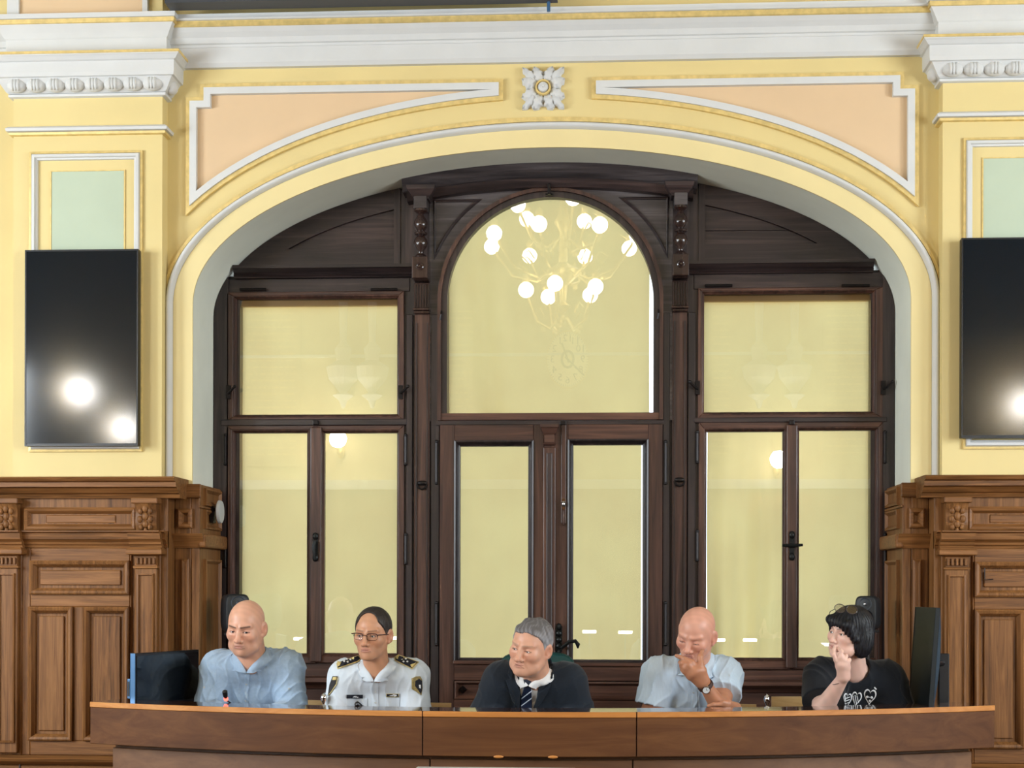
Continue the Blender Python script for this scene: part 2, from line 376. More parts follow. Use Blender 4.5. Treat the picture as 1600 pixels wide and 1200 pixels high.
for s in (-1, 1):                                       # the same mouldings run on beyond the pilasters
    a, b = sorted((s*(XPo-.02), s*RX))
    run(a, b, [(0, z93-.0), (-.03, z93), (-.045, z93+.02), (-.045, z93+.10), (-.05, z93+.10), (-.05, z52), (-.062, z52+.004), (-.075, z52+.03), (-.10, z34-.02), (-.12, z34), (0, z34)], 'entablature', 'white')
    run(a, b, [(0, z34), (-.126, z34), (-.132, z34+.004), (-.128, z27), (0, z27)], 'gold_line', 'gold')
    run(a, b, [(0, z27), (-.14, z27), (-.145, z27+.004), (-.145, z17-.012), (-.12, z17-.006), (-.12, z17+.018), (0, z17+.018)], 'cornice_shelf', 'white')
# dark panel hanging above the cornice
a = P(264, 6, -.25); b = P(868, -3, -.25)
pn = empty('dark_screen_panel', (a.x, -.2, a.z), label='wide dark navy panel hanging above the cornice along the top edge', cat='panel')
MB().box(a.x, b.x, -.28, -.2, a.z, a.z+1.2).build('panel_face', 'navy', pn, bevel=.008)
MB().box(a.x-.01, b.x+.01, -.295, -.185, a.z-.012, a.z+.004).build('bottom_rail', 'dgrey', pn)
q = P(857, 12, -.22)
MB().tube([(q.x, -.2, q.z-.012), (q.x, -.2, q.z+.3)], .009).box(q.x-.03, q.x+.03, -.23, -.18, a.z+.02, a.z+.06).build('support_rod', 'steel', pn)
# pilasters
YP = -.10
def pilaster(s):
    g = empty('pilaster', (s*(XP+.3), 0, DADO)); put(g, wall)
    X0, X1 = XP, XPo
    def bx(a, b, y, za, zb, nm, m_, bv=0): return MB().box(min(s*a, s*b), max(s*a, s*b), y, 0, za, zb).build(nm, m_, g, bevel=bv)
    zl = lambda py, Y=YP: zz(140, py, Y)
    zc0 = zl(153); zs0, zs1 = zl(212), zl(198)
    bx(X0, X1, YP, DADO-.02, zs0, 'shaft', 'yellow'); bx(X0, X1, YP, zs1, zc0, 'neck_block', 'yellow')
    def band(prof, nm, m_):                            # profile (projection, z) mitred round the three free sides
        v = []; k = len(prof)
        for p, z in prof: v += [(s*(X0-p), 0, z), (s*(X0-p), YP-p, z), (s*(X1+p), YP-p, z), (s*(X1+p), 0, z)]
        f = [(i*4+q, i*4+q+1, (i+1)*4+q+1, (i+1)*4+q) for i in range(k-1) for q in range(3)]
        f += [(0, 1, 2, 3), tuple((k-1)*4+q for q in (3, 2, 1, 0))]
        return MB().add(v, f).build(nm, m_, g)
    h = zs1-zs0
    band([(0, zs0), (.018, zs0+.004), (.02, zs0+h*.35), (.012, zs0+h*.42)], 'gold_line', 'gold')
    band([(.012, zs0+h*.42), (.03, zs0+h*.46), (.034, zs0+h*.75), (.02, zs1), (0, zs1+.002)], 'string_moulding', 'white')
    z1, z2, z3, z4, z5, z6 = zl(153), zl(147), zl(127), zl(123), zl(98), zl(91)
    band([(0, z1), (.02, z1+.004), (.022, z2-.004), (.012, z2), (.02, z2+.004)], 'capital_bead', 'white')
    band([(.02, z2), (.03, z2+.008), (.062, z3-.01), (.07, z3)], 'capital_bell', 'white')
    band([(.07, z3), (.082, z3+.003), (.085, z4+.01), (.085, z5-.02), (.095, z5-.016), (.11, z5), (.118, z5+.006), (.118, z5+.012)], 'capital_slab', 'white')
    band([(.118, z5+.010), (.122, z5+.012), (.122, z6), (0, z6+.002)], 'gold_line', 'gold')
    egg = None; zc = (z2+z3)/2+.002; L = X1-X0
    for k in range(8):
        cx = s*(X0-.012+(L+.03)*(k+.5)/8)
        mb = MB().ball((cx, YP-.042, zc), (.054, .034, .038), 14, 9)
        for q in (-1, 0, 1): mb.ball((cx+q*.016, YP-.064, zc-.002), (.010, .018, .032), 8, 6)
        mb.build('egg', 'white', g, smooth='all')
    MB().ball((s*(X0-.04), YP+.03, zc), (.034, .050, .038), 12, 8).build('egg', 'white', g, smooth='all')
    # block over the capital and its cap
    z7, z8, z9, z10 = zl(62, -.12), zl(40, -.14), zl(33, -.14), zl(25, -.14)
    band([(.0, z6), (.03, z6), (.03, z7)], 'attic_block', 'white')
    band([(.03, z7), (.036, z7+.006), (.05, z7+.03), (.075, z8)], 'attic_cap', 'white')
    band([(.075, z8), (.082, z8+.002), (.084, z9), (.07, z9)], 'gold_line', 'gold')
    band([(.07, z9), (.09, z9+.002), (.09, z10), (0, z10)], 'attic_slab', 'white')
    # peach panel above
    xa, xb = hx(232), hx(42)
    bx(X0, X1, YP, z10, z10+1.6, 'attic_pier', 'yellow')
    MB().box(min(s*xa, s*xb), max(s*xa, s*xb), YP-.012, YP, z10, z10+1.5).build('attic_panel', 'peach', g)
    for a, b in ((hx(240), xa), (xb, hx(24))): bx(a, b, YP-.03, z10, z10+1.5, 'attic_border', 'white')
    # framed panel with a green field
    xa, xb, zt, zb_ = hx(222.5, YP), hx(46, YP), zl(237), zl(706)
    rc = [(s*xa, zb_), (s*xb, zb_), (s*xb, zt), (s*xa, zt)]
    if s > 0: pass
    else: rc = rc[::-1]
    MB().sweep(rc, [(0, 0), (0, -.014), (.012, -.016), (.012, 0)], True, YP).build('gold_line', 'gold', g)
    MB().sweep(rc, [(.012, 0), (.012, -.012), (.018, -.026), (.032, -.028), (.036, -.016), (.044, -.014), (.046, 0)], True, YP).build('panel_frame', 'white', g)
    xa, xb, zt = hx(194, YP), hx(79, YP), zl(267)
    zb_ = zl(678)
    rc = [(s*xa, zb_), (s*xb, zb_), (s*xb, zt), (s*xa, zt)]
    if s < 0: rc = rc[::-1]
    MB().sweep(rc, [(-.003, 0), (-.003, -.006), (.003, -.006), (.003, 0)], True, YP).build('gold_line', 'gold', g)
    MB().box(min(s*xa, s*xb), max(s*xa, s*xb), YP-.003, YP, zb_, zt).build('green_field', 'green', g)
pilaster(-1); pilaster(1)
# ---------------------------------------------------------------- timber screen in the arch
scr = struct('trim_1', 'dark timber screen that fills the arch, with turned colonnettes and a bowed head')
def bxp(px0, py0, px1, py1, y0, y1, nm, m_, par, bv=.004, Yp=None):
    x0, x1, z0, z1 = R4(px0, py0, px1, py1, YF if Yp is None else Yp)
    return MB().box(x0, x1, y0, y1, z0, z1).build(nm, m_, par, bevel=bv, seg=1)
ZFL = 0.0
def arch_line(d, Y=YF, n=60):                         # opening curve drawn in by d
    return ell(-d, n)
# jambs that follow the plaster
for s in (-1, 1):
    a = hx(336 if s < 0 else 1396.5, YF)
    ins = (hx(356, YF) if s < 0 else hx(1379, YF))
    o = RXI-.004
    tm = math.acos(min(1, ins/o))
    e0 = [(s*o*math.cos(t), ZS+(RZI-.004)*math.sin(t)) for t in [i*tm/16 for i in range(17)]]
    pl = [(s*o, 0)]+e0+[(s*(ins-.002), 0)]
    MB().prism(pl, YF+.0, YF+.11).build('jamb', 'dwv', scr, bevel=0)
    a, b = sorted((s*(ins-.06), s*(o-.02))); MB().box(a, b, YF+.03, YF+.12, 0, ZS+.24).build('jamb_lining', 'dwv', scr)
ZT0 = [zz(490, 434, YF), zz(1236, 424, YF)]           # underside / top of the side transoms
zt_lo = (zz(490, 434, YF-.03)+zz(1236, 424, YF-.03))/2; zt_hi = (zz(490, 417, YF-.03)+zz(1236, 404, YF-.03))/2
XH = [(P(627, 300, YF-.06).x), (P(1090, 300, YF-.06).x)]
for s in (-1, 1):
    xi = P(648 if s < 0 else 1075, 420, YF).x
    xo = s*RXI*math.sqrt(max(0, 1-((zt_hi-ZS)/RZI)**2))-s*.0
    za, zb = zt_lo, zt_hi; h = zb-za
    prof = [(YF+.05, za), (YF-.015, za), (YF-.02, za+.006), (YF-.03, za+.012), (YF-.022, za+h*.35), (YF-.05, za+h*.7), (YF-.055, za+h*.72), (YF-.055, zb), (YF+.05, zb)]
    k = len(prof); xa, xb = sorted((xi, xo))
    MB().add([(xa, y, z) for y, z in prof]+[(xb, y, z) for y, z in prof], [(i, (i+1) % k, (i+1) % k+k, i+k) for i in range(k)]+[tuple(range(k-1, -1, -1)), tuple(range(k, 2*k))]).build('transom', 'dwh', scr)
    # quadrant boards above the transom
    xe = P(625 if s < 0 else 1092, 330, YF).x
    N = 26; zb2 = zb-.004
    def curve(d, zlow, xe_):
        rx, rz = RXI-d, RZI-d; pts = []
        xs = rx*math.sqrt(max(0, 1-((zlow-ZS)/rz)**2))
        for i in range(N+1):
            x = xs+(abs(xe_)-xs)*(i/N); pts.append((s*x, ZS+rz*math.sqrt(max(0, 1-(x/rx)**2))))
        return pts
    co = curve(.002, zb2, xe)
    MB().prism(co+[(xe-s*.06, co[-1][1]), (xe-s*.06, zb2)], YF+.055, YF+.09).build('quadrant_back', 'dwh', scr)
    ci = curve(.115, zb2+.105, xe+s*.035)
    # frame: curved rail, foot rail, upright
    mb = MB(); n = N+1
    for q, (a_, b_) in enumerate(((co, ci),)):
        v = [(x, YF+.06, z) for x, z in a_]+[(x, YF+.02, z) for x, z in a_]+[(x, YF+.02, z) for x, z in b_]+[(x, YF+.06, z) for x, z in b_]
        mb.add(v, [(r*n+i, r*n+i+1, (r+1)*n+i+1, (r+1)*n+i) for r in range(3) for i in range(n-1)])
    mb.build('curved_rail', 'dwh', scr)
    xs0 = co[0][0]; x0, x1 = sorted((xe, xs0))
    MB().prism([(xs0, zb2), (xe, zb2), (xe, zb2+.105), (ci[0][0], zb2+.105)], YF+.015, YF+.06).build('foot_rail', 'dwh', scr)
    x0, x1 = sorted((xe, xe+s*.035))
    MB().box(x0, x1, YF+.012, YF+.06, zb2, co[-1][1]-.01).build('stile', 'dwv', scr)
    # panel boards: two planks
    zsplit = ci[-1][1]-.14
    if s < 0:
        MB().prism(ci+[(xe+s*.035, zb2+.105)], YF+.04, YF+.06).build('plank', 'dwh', scr); continue
    lo = [p for p in ci if p[1] <= zsplit]; hi = [p for p in ci if p[1] > zsplit]
    xsp = (RXI-.115)*math.sqrt(max(0, 1-((zsplit-ZS)/(RZI-.115))**2))*s
    MB().prism(lo+[(xsp, zsplit-.002), (xe+s*.035, zsplit-.002), (xe+s*.035, zb2+.105)], YF+.04, YF+.06).build('plank', 'dwh', scr, bevel=.002, seg=1)
    MB().prism([(xsp, zsplit+.002)]+hi+[(xe+s*.035, zsplit+.002)], YF+.04, YF+.06).build('plank', 'dwh', scr, bevel=.002, seg=1)
# posts between the side windows and the centre bay
def post(pl, pr, ci0, ci1, base_top, mirror):
    g = empty('post', P((pl+pr)/2, 900, YF)); put(g, scr)
    x0, x1, z0, z1 = R4(pl, 300, pr, 1110, YF); xm = P((ci0+ci1)/2, 600, YF).x; w = (P(ci1, 600, YF).x-P(ci0, 600, YF).x)/2
    MB().box(x0-.03, x1+.03, YF+.02, YF+.13, 0, P(658, 296, YF).z).build('post_core', 'dwv', g)
    zf = (zz(658, 490, YF-.05)+zz(1061, 484, YF-.05))/2
    m = MB().box(xm-w, xm+w, YF-.012, YF+.02, .0, zf)                        # pilaster strip with a sunk groove
    m.build('post_strip', 'rwv', g, bevel=.003, seg=1)
    m = MB()
    for q in (-1, 1): m.box(xm+q*(w-.012)-.004, xm+q*(w-.012)+.004, YF-.02, YF-.01, .3, zf-.05)
    m.build('strip_bead', 'dwv', g)
    for q in (-1, 1):
        a = xm+q*w; b = x0 if q < 0 else x1
        MB().box(min(a, b)+.006, max(a, b)-.012, YF-.002, YF+.03, 0, zf-.0).build('post_margin', 'dwv', g, bevel=.003, seg=1)
    # ring pull half way up
    r = P((ci0+ci1)/2, 757 if not mirror else 752, YF-.02)
    MB().ball((r.x, YF-.018, r.z+.008), (.03, .012, .014), 12, 6).tube([(r.x-.028, YF-.024, r.z), (r.x-.018, YF-.032, r.z-.02), (r.x, YF-.034, r.z-.028), (r.x+.018, YF-.032, r.z-.02), (r.x+.028, YF-.024, r.z)], .006).build('drop_handle', 'iron', g, smooth=True)
    # fluted bracket, block with rosette, turned colonnette, capital
    zc = lambda py: (zz(658, py, YF-.09)+zz(1061, py-7, YF-.09))/2
    z0, z1, z2, z3, z4, z5 = zc(489), zc(440), zc(436), zc(404), zc(328), zc(311)
    ww = .043
    mb = MB().box(xm-ww, xm+ww, YF-.03, YF+.02, z0, z1)
    for i in range(6): mb.box(xm-ww+.004+i*.0146, xm-ww+.012+i*.0146, YF-.058, YF-.03, z0+.028, z1-.012)
    mb.box(xm-ww-.004, xm+ww+.004, YF-.062, YF+.01, z0+.014, z0+.028).box(xm-ww, xm+ww, YF-.05, YF+.01, z0, z0+.013)
    mb.build('fluted_bracket', 'tn', g, bevel=.003, seg=1)
    MB().box(xm-.045, xm+.045, YF-.13, YF+.02, z2-.008, z3).build('colonnette_block', 'tn', g, bevel=.006)
    cc = (xm, YF-.13, (z2+z3)/2)
    MB().lathe([(.022, -.004), (.022, .006), (.016, .010), (.010, .006), (.006, .012), (.0, .013)], cc, 16, MY).build('block_rosette', 'tn', g, smooth=True)
    h = z4-z3; pr_ = [(.034, 0), (.036, .02), (.030, .05), (.016, .09), (.018, .14), (.034, .22), (.041, .30), (.036, .38), (.024, .43), (.020, .455), (.036, .48), (.038, .50), (.036, .52), (.020, .545), (.024, .57), (.036, .62), (.041, .70), (.034, .78), (.018, .86), (.015, .90), (.028, .93), (.037, .96), (.037, 1.0)]
    MB().lathe([(r*.98, z*h) for r, z in pr_], (xm, YF-.085, z3), 20).build('colonnette', 'tn', g, smooth=True)
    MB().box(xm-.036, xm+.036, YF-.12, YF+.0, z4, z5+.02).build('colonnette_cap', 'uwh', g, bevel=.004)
post(633, 690, 648, 671.5, 0, False)
post(1034, 1090, 1050.5, 1073, 0, True)
# bowed head over the centre bay
xl, xr = P(629, 290, YF-.1).x, P(1090, 270, YF-.1).x; xc = (xl+xr)/2; hw = (xr-xl)/2
zs_t = (zz(629, 279, YF-.1)+zz(1090, 262, YF-.1))/2; zc_t = zz(858, 249, YF-.1)
sag = zc_t-zs_t; Rb = (hw*hw+sag*sag)/(2*sag)
def bow(dz, h=hw, n=40):
    r = []
    for i in range(n+1):
        x = -h+2*h*i/n; r.append((xc+x, zc_t+dz-(Rb-math.sqrt(Rb*Rb-x*x))))
    return r
def bowprof(prof, h, nm, m_):                           # profile (dz, y)
    k = len(prof); v = []; n = 40
    for i in range(n+1):
        x = -h+2*h*i/n; zc0 = zc_t-(Rb-math.sqrt(Rb*Rb-x*x))
        v += [(xc+x, y, zc0+dz) for dz, y in prof]
    f = [(i*k+q, i*k+(q+1) % k, (i+1)*k+(q+1) % k, (i+1)*k+q) for i in range(n) for q in range(k)]+[tuple(range(k-1, -1, -1)), tuple(range(n*k, n*k+k))]
    return MB().add(v, f).build(nm, m_, scr, smooth=True)
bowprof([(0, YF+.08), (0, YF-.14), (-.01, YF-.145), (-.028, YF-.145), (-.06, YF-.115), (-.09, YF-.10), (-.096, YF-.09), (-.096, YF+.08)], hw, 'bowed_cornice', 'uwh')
bowprof([(-.096, YF+.08), (-.096, YF-.075), (-.11, YF-.07), (-.138, YF-.05), (-.142, YF+.08)], hw-.02, 'bowed_moulding', 'dwh')
for s in (-1, 1):                                       # returns of the cornice over the colonnettes
    xm = P(659 if s < 0 else 1061, 320, YF-.08).x; zt = bow(-.10)[2 if s < 0 else -3][1]; zb_ = (zz(658, 313, YF-.09)+zz(1061, 306, YF-.09))/2
    mb = MB(); lv = [(.042, zb_), (.046, zb_+.01), (.05, zb_+.014), (.075, zt+.0), (.08, zt+.02)]; v = []
    for w_, z in lv: v += [(xm-w_, YF-.075-w_*.9, z), (xm+w_, YF-.075-w_*.9, z), (xm+w_, YF+.05, z), (xm-w_, YF+.05, z)]
    mb.add(v, [(i*4+q, i*4+(q+1) % 4, (i+1)*4+(q+1) % 4, (i+1)*4+q) for i in range(len(lv)-1) for q in range(4)]+[(0, 3, 2, 1), tuple((len(lv)-1)*4+q for q in range(4))])
    mb.build('cornice_return', 'dwh', scr)
# board with the round-headed opening
AX = (P(685.5, 470, YF).x+P(1035, 470, YF).x)/2; AR = (P(1035, 470, YF).x-P(685.5, 470, YF).x)/2; AZ = zz(858, 470, YF)
GX0, GX1 = P(698, 470, YF+.03).x, P(1021.5, 470, YF+.03).x; GR = (GX1-GX0)/2
TZ0, TZ1 = zz(858, 657, YF), zz(858, 645.5, YF)         # foot of the round-headed sash
bx0, bx1 = P(671, 400, YF).x, P(1051, 400, YF).x; btop = bow(-.13)
arc = [(AX+AR*math.cos(PI*i/48), AZ+AR*math.sin(PI*i/48)) for i in range(49)]
top = [p for p in bow(-.12) if bx0 < p[0] < bx1]
pl = [(bx0, TZ0), (bx0, top[0][1])]+top+[(bx1, top[-1][1]), (bx1, TZ0), (AX+AR, TZ0)]+arc+[(AX-AR, TZ0)]
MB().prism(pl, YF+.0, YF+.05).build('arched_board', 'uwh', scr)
for s in (-1, 1):                                       # sunk triangular panels beside the round head: raised mouldings
    a = AR+.075; N = 16; xv = (bx1-.035) if s > 0 else (bx0+.035); ztop = zz(858, 314, YF)
    t0 = math.asin(min(1, (ztop-AZ)/a)); t1 = math.acos(min(1, abs(xv-AX)/a))
    cur = [(AX+s*a*math.cos(t0+(t1-t0)*i/N), AZ+a*math.sin(t0+(t1-t0)*i/N)) for i in range(N+1)]
    path = cur+[(xv, ztop)]
    if s < 0: path = path[::-1]
    MB().sweep(path[::-1], [(0, 0), (0, -.012), (.006, -.014), (.014, -.006), (.016, 0)], True, YF).build('spandrel_bead', 'dwh', scr)
    ins = [(x, z) for x, z in path]
# arched rim moulding with leaf carving line
def ring_mesh(r0, r1, y0, y1, zfoot, N=56):
    a = [(AX+r0, zfoot)]+[(AX+r0*math.cos(PI*i/N), AZ+r0*math.sin(PI*i/N)) for i in range(N+1)]+[(AX-r0, zfoot)]
    b = [(AX+r1, zfoot)]+[(AX+r1*math.cos(PI*i/N), AZ+r1*math.sin(PI*i/N)) for i in range(N+1)]+[(AX-r1, zfoot)]
    n = len(a); v = [(x, y1, z) for x, z in a]+[(x, y0, z) for x, z in a]+[(x, y0, z) for x, z in b]+[(x, y1, z) for x, z in b]
    return MB().add(v, [(r*n+i, r*n+i+1, (r+1)*n+i+1, (r+1)*n+i) for r in range(3) for i in range(n-1)])
# lower frame, sills and back boards below the glass
x0, x1, z0, z1 = R4(336, 1036, 690, 1110, YF+.02)
def low(px0, px1, name='apron'):
    a, b = P(px0, 1060, YF).x, P(px1, 1060, YF).x
    zt = zz((px0+px1)/2, 1036 if px0 < 800 else 1046, YF)
    MB().box(a, b, YF+.03, YF+.10, 0, zt).build('apron', 'rwh', scr)
    zs = zz((px0+px1)/2, 1062 if px0 < 800 else 1068, YF)
    pr_ = [(YF+.06, zs-.05), (YF+.01, zs-.05), (YF-.005, zs-.03), (YF-.045, zs-.01), (YF-.045, zs+.012), (YF-.01, zs+.02), (YF+.06, zs+.02)]
    k = len(pr_); MB().add([(a, y, z) for y, z in pr_]+[(b, y, z) for y, z in pr_], [(i, (i+1) % k, (i+1) % k+k, i+k) for i in range(k)]+[tuple(range(k-1, -1, -1)), tuple(range(k, 2*k))]).build('sill', 'rwh', scr)
    n = 2
    for i in range(n):
        xa = a+(b-a)*(i/n)+.04; xb = a+(b-a)*((i+1)/n)-.04
        MB().sweep(rect(xa, xb, .18, zs-.13), [(0, 0), (.006, -.016), (.02, -.018), (.03, -.004), (.03, 0)], True, YF+.03).build('apron_moulding', 'rwh', scr)
low(340, 634); low(1090, 1394)
# ---------------------------------------------------------------- sashes
def sash(name, o, g, Y, depth, label, mv='rwv', mh='rwh', panes=True, rail=None):
    w = struct(name, label); w.location = P((o[0]+o[2])/2, o[3], Y)
    ox0, ox1, oz0, oz1 = R4(*o, Y); gx0, gx1, gz0, gz1 = R4(*g, Y)
    b = .016
    for nm, pl, m_ in (('stile', [(ox0, oz0), (gx0-b, gz0-b), (gx0-b, gz1+b), (ox0, oz1)], mv), ('stile', [(gx1+b, gz0-b), (ox1, oz0), (ox1, oz1), (gx1+b, gz1+b)], mv),
                       ('rail', [(ox0, oz1), (gx0-b, gz1+b), (gx1+b, gz1+b), (ox1, oz1)], mh), ('rail', [(ox0, oz0), (ox1, oz0), (gx1+b, gz0-b), (gx0-b, gz0-b)], mh)):
        MB().prism(pl, Y, Y+depth).build(nm, m_, w, bevel=.003, seg=1)
    MB().sweep(rect(gx0-b, gx1+b, gz0-b, gz1+b), [(-.001, depth), (-.001, .002), (.004, .001), (.010, .012), (b, .02), (b, depth)], True, Y).build('glazing_bead', mv, w)
    gl = MB().box(gx0-.01, gx1+.01, Y+.032, Y+.037, gz0-.01, gz1+.01).build('glass_pane', 'glass', w)
    return w, (gx0, gx1, gz0, gz1)
def blind(b, Y, label, top=0.0, waves=0, gap=(0, 0), amp=.004, drop=0, group=None):
    x0, x1, z0, z1 = b; x0 += gap[0]-.03*(gap[0] == 0); x1 -= gap[1]-.03*(gap[1] == 0); z1 += .03; z0 -= .02-drop
    o = empty('roller_blind', ((x0+x1)/2, Y, z1), label=label, cat='blind', group=group)
    nx, nz = 36, 24; v = []
    ph = random.random()*6
    for j in range(nz+1):
        for i in range(nx+1):
            u, t = i/nx, j/nz
            y = Y+amp*(math.sin(u*9+ph)*.6+math.sin(u*21+ph*2+t*1.5)*.4)*(0.3+t)+amp*.8*math.sin(t*7+u*3+ph)
            if waves: y += waves*math.exp(-((u-.14-.12*t)/.06)**2)*(.5+.5*t)+waves*.5*math.exp(-((u-.3-.05*t)/.05)**2)*(.6)
            v.append((x0+(x1-x0)*u, y, z1+(z0-z1)*t))
    MB().add(v, [(j*(nx+1)+i, j*(nx+1)+i+1, (j+1)*(nx+1)+i+1, (j+1)*(nx+1)+i) for j in range(nz) for i in range(nx)]).build('blind_cloth', 'blind', o, smooth='all')
    MB().box(x0, x1, Y-.006, Y+.006, z0-.012, z0+.004).build('hem_bar', 'blind', o)
    if top:
        MB().box(x0-.01, x1+.01, Y-.035, Y+.02, z1-.03-top, z1+.02).build('blind_tube', 'tube', o)
    return o
def hinge(px, py0, py1, w, horiz=False):
    a, b = P(px, py0, YF-.01), P(px, py1, YF-.01)
    if horiz: return MB()
    return MB().tube([(a.x, YF-.012, a.z), (a.x, YF-.012, b.z)], .007).ball((a.x, YF-.012, a.z), .010, 8, 6).ball((a.x, YF-.012, b.z), .010, 8, 6).build('hinge', 'iron', w, smooth=True)
def catch(px, py, w, flip=1):
    a = P(px, py, YF-.01)
    MB().box(a.x-.012, a.x+.012, YF-.02, YF, a.z-.04, a.z+.035).tube([(a.x, YF-.02, a.z-.01), (a.x+flip*.02, YF-.04, a.z+.0), (a.x+flip*.045, YF-.045, a.z+.025)], .007).ball((a.x+flip*.045, YF-.045, a.z+.025), .010, 8, 6).build('catch', 'iron', w, smooth=True)
YS = YF-.0
# timber header strips of the side bays
for px0, py0, px1, py1 in ((345, 434, 640, 456), (1084, 425, 1384, 450)):
    bxp(px0, py0, px1, py1, YF+.015, YF+.09, 'head_rail', 'dwh', scr)
for px0, py0, px1, py1 in ((345, 655, 636, 665), (1084, 652, 1386, 660)):
    bxp(px0, py0, px1, py1, YF-.006, YF+.09, 'middle_rail', 'dwh', scr)
w1, b1 = sash('window_1', (354, 455.5, 631, 657), (368.5, 466, 620, 647), YS, .06, 'upper left fanlight of the timber screen')
blind(b1, YF+.10, 'beige roller blind behind the upper left fanlight', top=.03)
w2, b2 = sash('window_2', (1090.6, 449, 1380, 654), (1100.5, 458, 1364, 643), YS, .06, 'upper right fanlight of the timber screen')
blind(b2, YF+.10, 'beige roller blind behind the upper right fanlight', top=.03)
for w_, l, r, y in ((w1, 357, 626, 612), (w2, 1090, 1380, 605)): catch(l, y, w_, -1 if w_ is w2 else 1); catch(r, y, w_, 1)
for w_, pxs, py in ((w1, (395, 600), 452), (w2, (1123, 1337), 446)):
    for px in pxs:
        a = P(px, py, YF-.01); MB().tube([(a.x-.075, YF-.008, a.z), (a.x+.075, YF-.008, a.z)], .008).build('hinge', 'iron', w_, smooth=True)
w3, b3 = sash('window_3', (353, 664.5, 493, 1036), (366, 676, 478.5, 1021), YS, .06, 'lower left casement, left leaf')
blind(b3, YF+.10, 'beige blind behind the casement leaf left of the bald man', gap=(.018, 0))
w4, b4 = sash('window_4', (493, 664.5, 631, 1036), (505.5, 676, 619.5, 1021), YS, .06, 'lower left casement, right leaf')
blind(b4, YF+.10, 'beige blind in the casement leaf behind the officer')
w5, b5 = sash('window_5', (1091.5, 659, 1237, 1046), (1104, 674, 1223.5, 1028), YS, .06, 'lower right casement, left leaf')
blind(b5, YF+.10, 'rumpled beige blind in the casement leaf right of the second bald man', gap=(.008, 0), amp=.03, drop=.0)
w6, b6 = sash('window_6', (1237, 659, 1380, 1046), (1249, 672, 1368, 1028), YS, .06, 'lower right casement, right leaf')
blind(b6, YF+.10, 'beige blind in the casement leaf behind the black-haired woman')
for w_, px, pys in ((w3, 352, ((680, 725), (845, 885))), (w4, 634, ((680, 725), (835, 880))), (w5, 1089.5, ((675, 722), (830, 875))), (w6, 1383, ((675, 722), (835, 880)))):
    for a, b in pys: hinge(px, a, b, w_)
def astragal(px0, px1, py0, py1, w, lever):
    x0, x1, z0, z1 = R4(px0, py0, px1, py1, YF)
    MB().box(x0, x1, YF-.022, YF+.01, z0, z1).build('astragal', 'rwv', w, bevel=.006)
    xm = (x0+x1)/2; zc = zz((px0+px1)/2, 855 if not lever else 853, YF)
    mb = MB().box(xm-.014, xm+.014, YF-.03, YF-.02, zc-.075, zc+.075).ball((xm, YF-.03, zc+.06), (.016, .012, .022), 10, 6).ball((xm, YF-.03, zc-.06), (.016, .012, .022), 10, 6)
    if lever: mb.tube([(xm-.055, YF-.05, zc+.002), (xm, YF-.055, zc), (xm+.055, YF-.05, zc+.004)], [.008, .011, .007])
    else: mb.tube([(xm, YF-.05, zc+.03), (xm-.004, YF-.058, zc), (xm, YF-.05, zc-.07)], [.012, .010, .006])
    mb.build('casement_handle', 'bronze', w, smooth=True)
    a = P((px0+px1)/2, 661, YF); MB().box(a.x-.014, a.x+.014, YF-.035, YF, a.z-.012, a.z+.014).build('bolt', 'iron', w, bevel=.004)
astragal(485.5, 503, 668, 1034, w3, False); astragal(1228, 1245, 664, 1044, w5, True)
# round-headed light
w7 = struct('window_7', 'round-headed centre light above the double door'); w7.location = (AX, YF, TZ0)
ring_mesh(GR+.028, AR+.004, YF-.030, YF+.05, TZ0).build('arched_frame', 'rwv', w7, smooth=True)
ring_mesh(GR-.004, GR+.030, YF-.012, YF+.05, TZ0).build('glazing_bead', 'dwv', w7, smooth=True)
MB().box(AX-AR, AX+AR, YF-.02, YF+.05, TZ0, TZ1).build('rail', 'rwh', w7, bevel=.004)
gp = [(AX+GR, TZ1-.01)]+[(AX+(GR+.006)*math.cos(PI*i/48), AZ+(GR+.006)*math.sin(PI*i/48)) for i in range(49)]+[(AX-GR, TZ1-.01)]
MB().prism(gp, YF+.012, YF+.017).build('glass_pane', 'glass', w7)
q = P(858, 296, YF-.05); MB().box(q.x-.008, q.x+.008, YF-.07, YF-.02, q.z-.03, q.z+.03).box(q.x-.022, q.x+.022, YF-.045, YF-.02, q.z-.03, q.z-.018).build('bolt', 'iron', w7, bevel=.003)
for px, py in ((690, 492), (1029, 490)):
    q = P(px, py, YF-.03); MB().tube([(q.x, YF-.035, q.z+.02), (q.x, YF-.045, q.z), (q.x-.006, YF-.04, q.z-.03)], .006).build('catch', 'iron', w7, smooth=True)
blind((AX-GR-.01, AX+GR-.012, TZ1, AZ+GR+.02), YF+.10, 'wide beige cloth blind with soft folds behind the round-headed light', waves=-.07, amp=.012, gap=(0, .012))
MB().box(AX-AR-.01, AX+AR+.01, YF-.012, YF+.06, zz(858, 664, YF), TZ0-.002).build('door_head', 'dwh', scr)
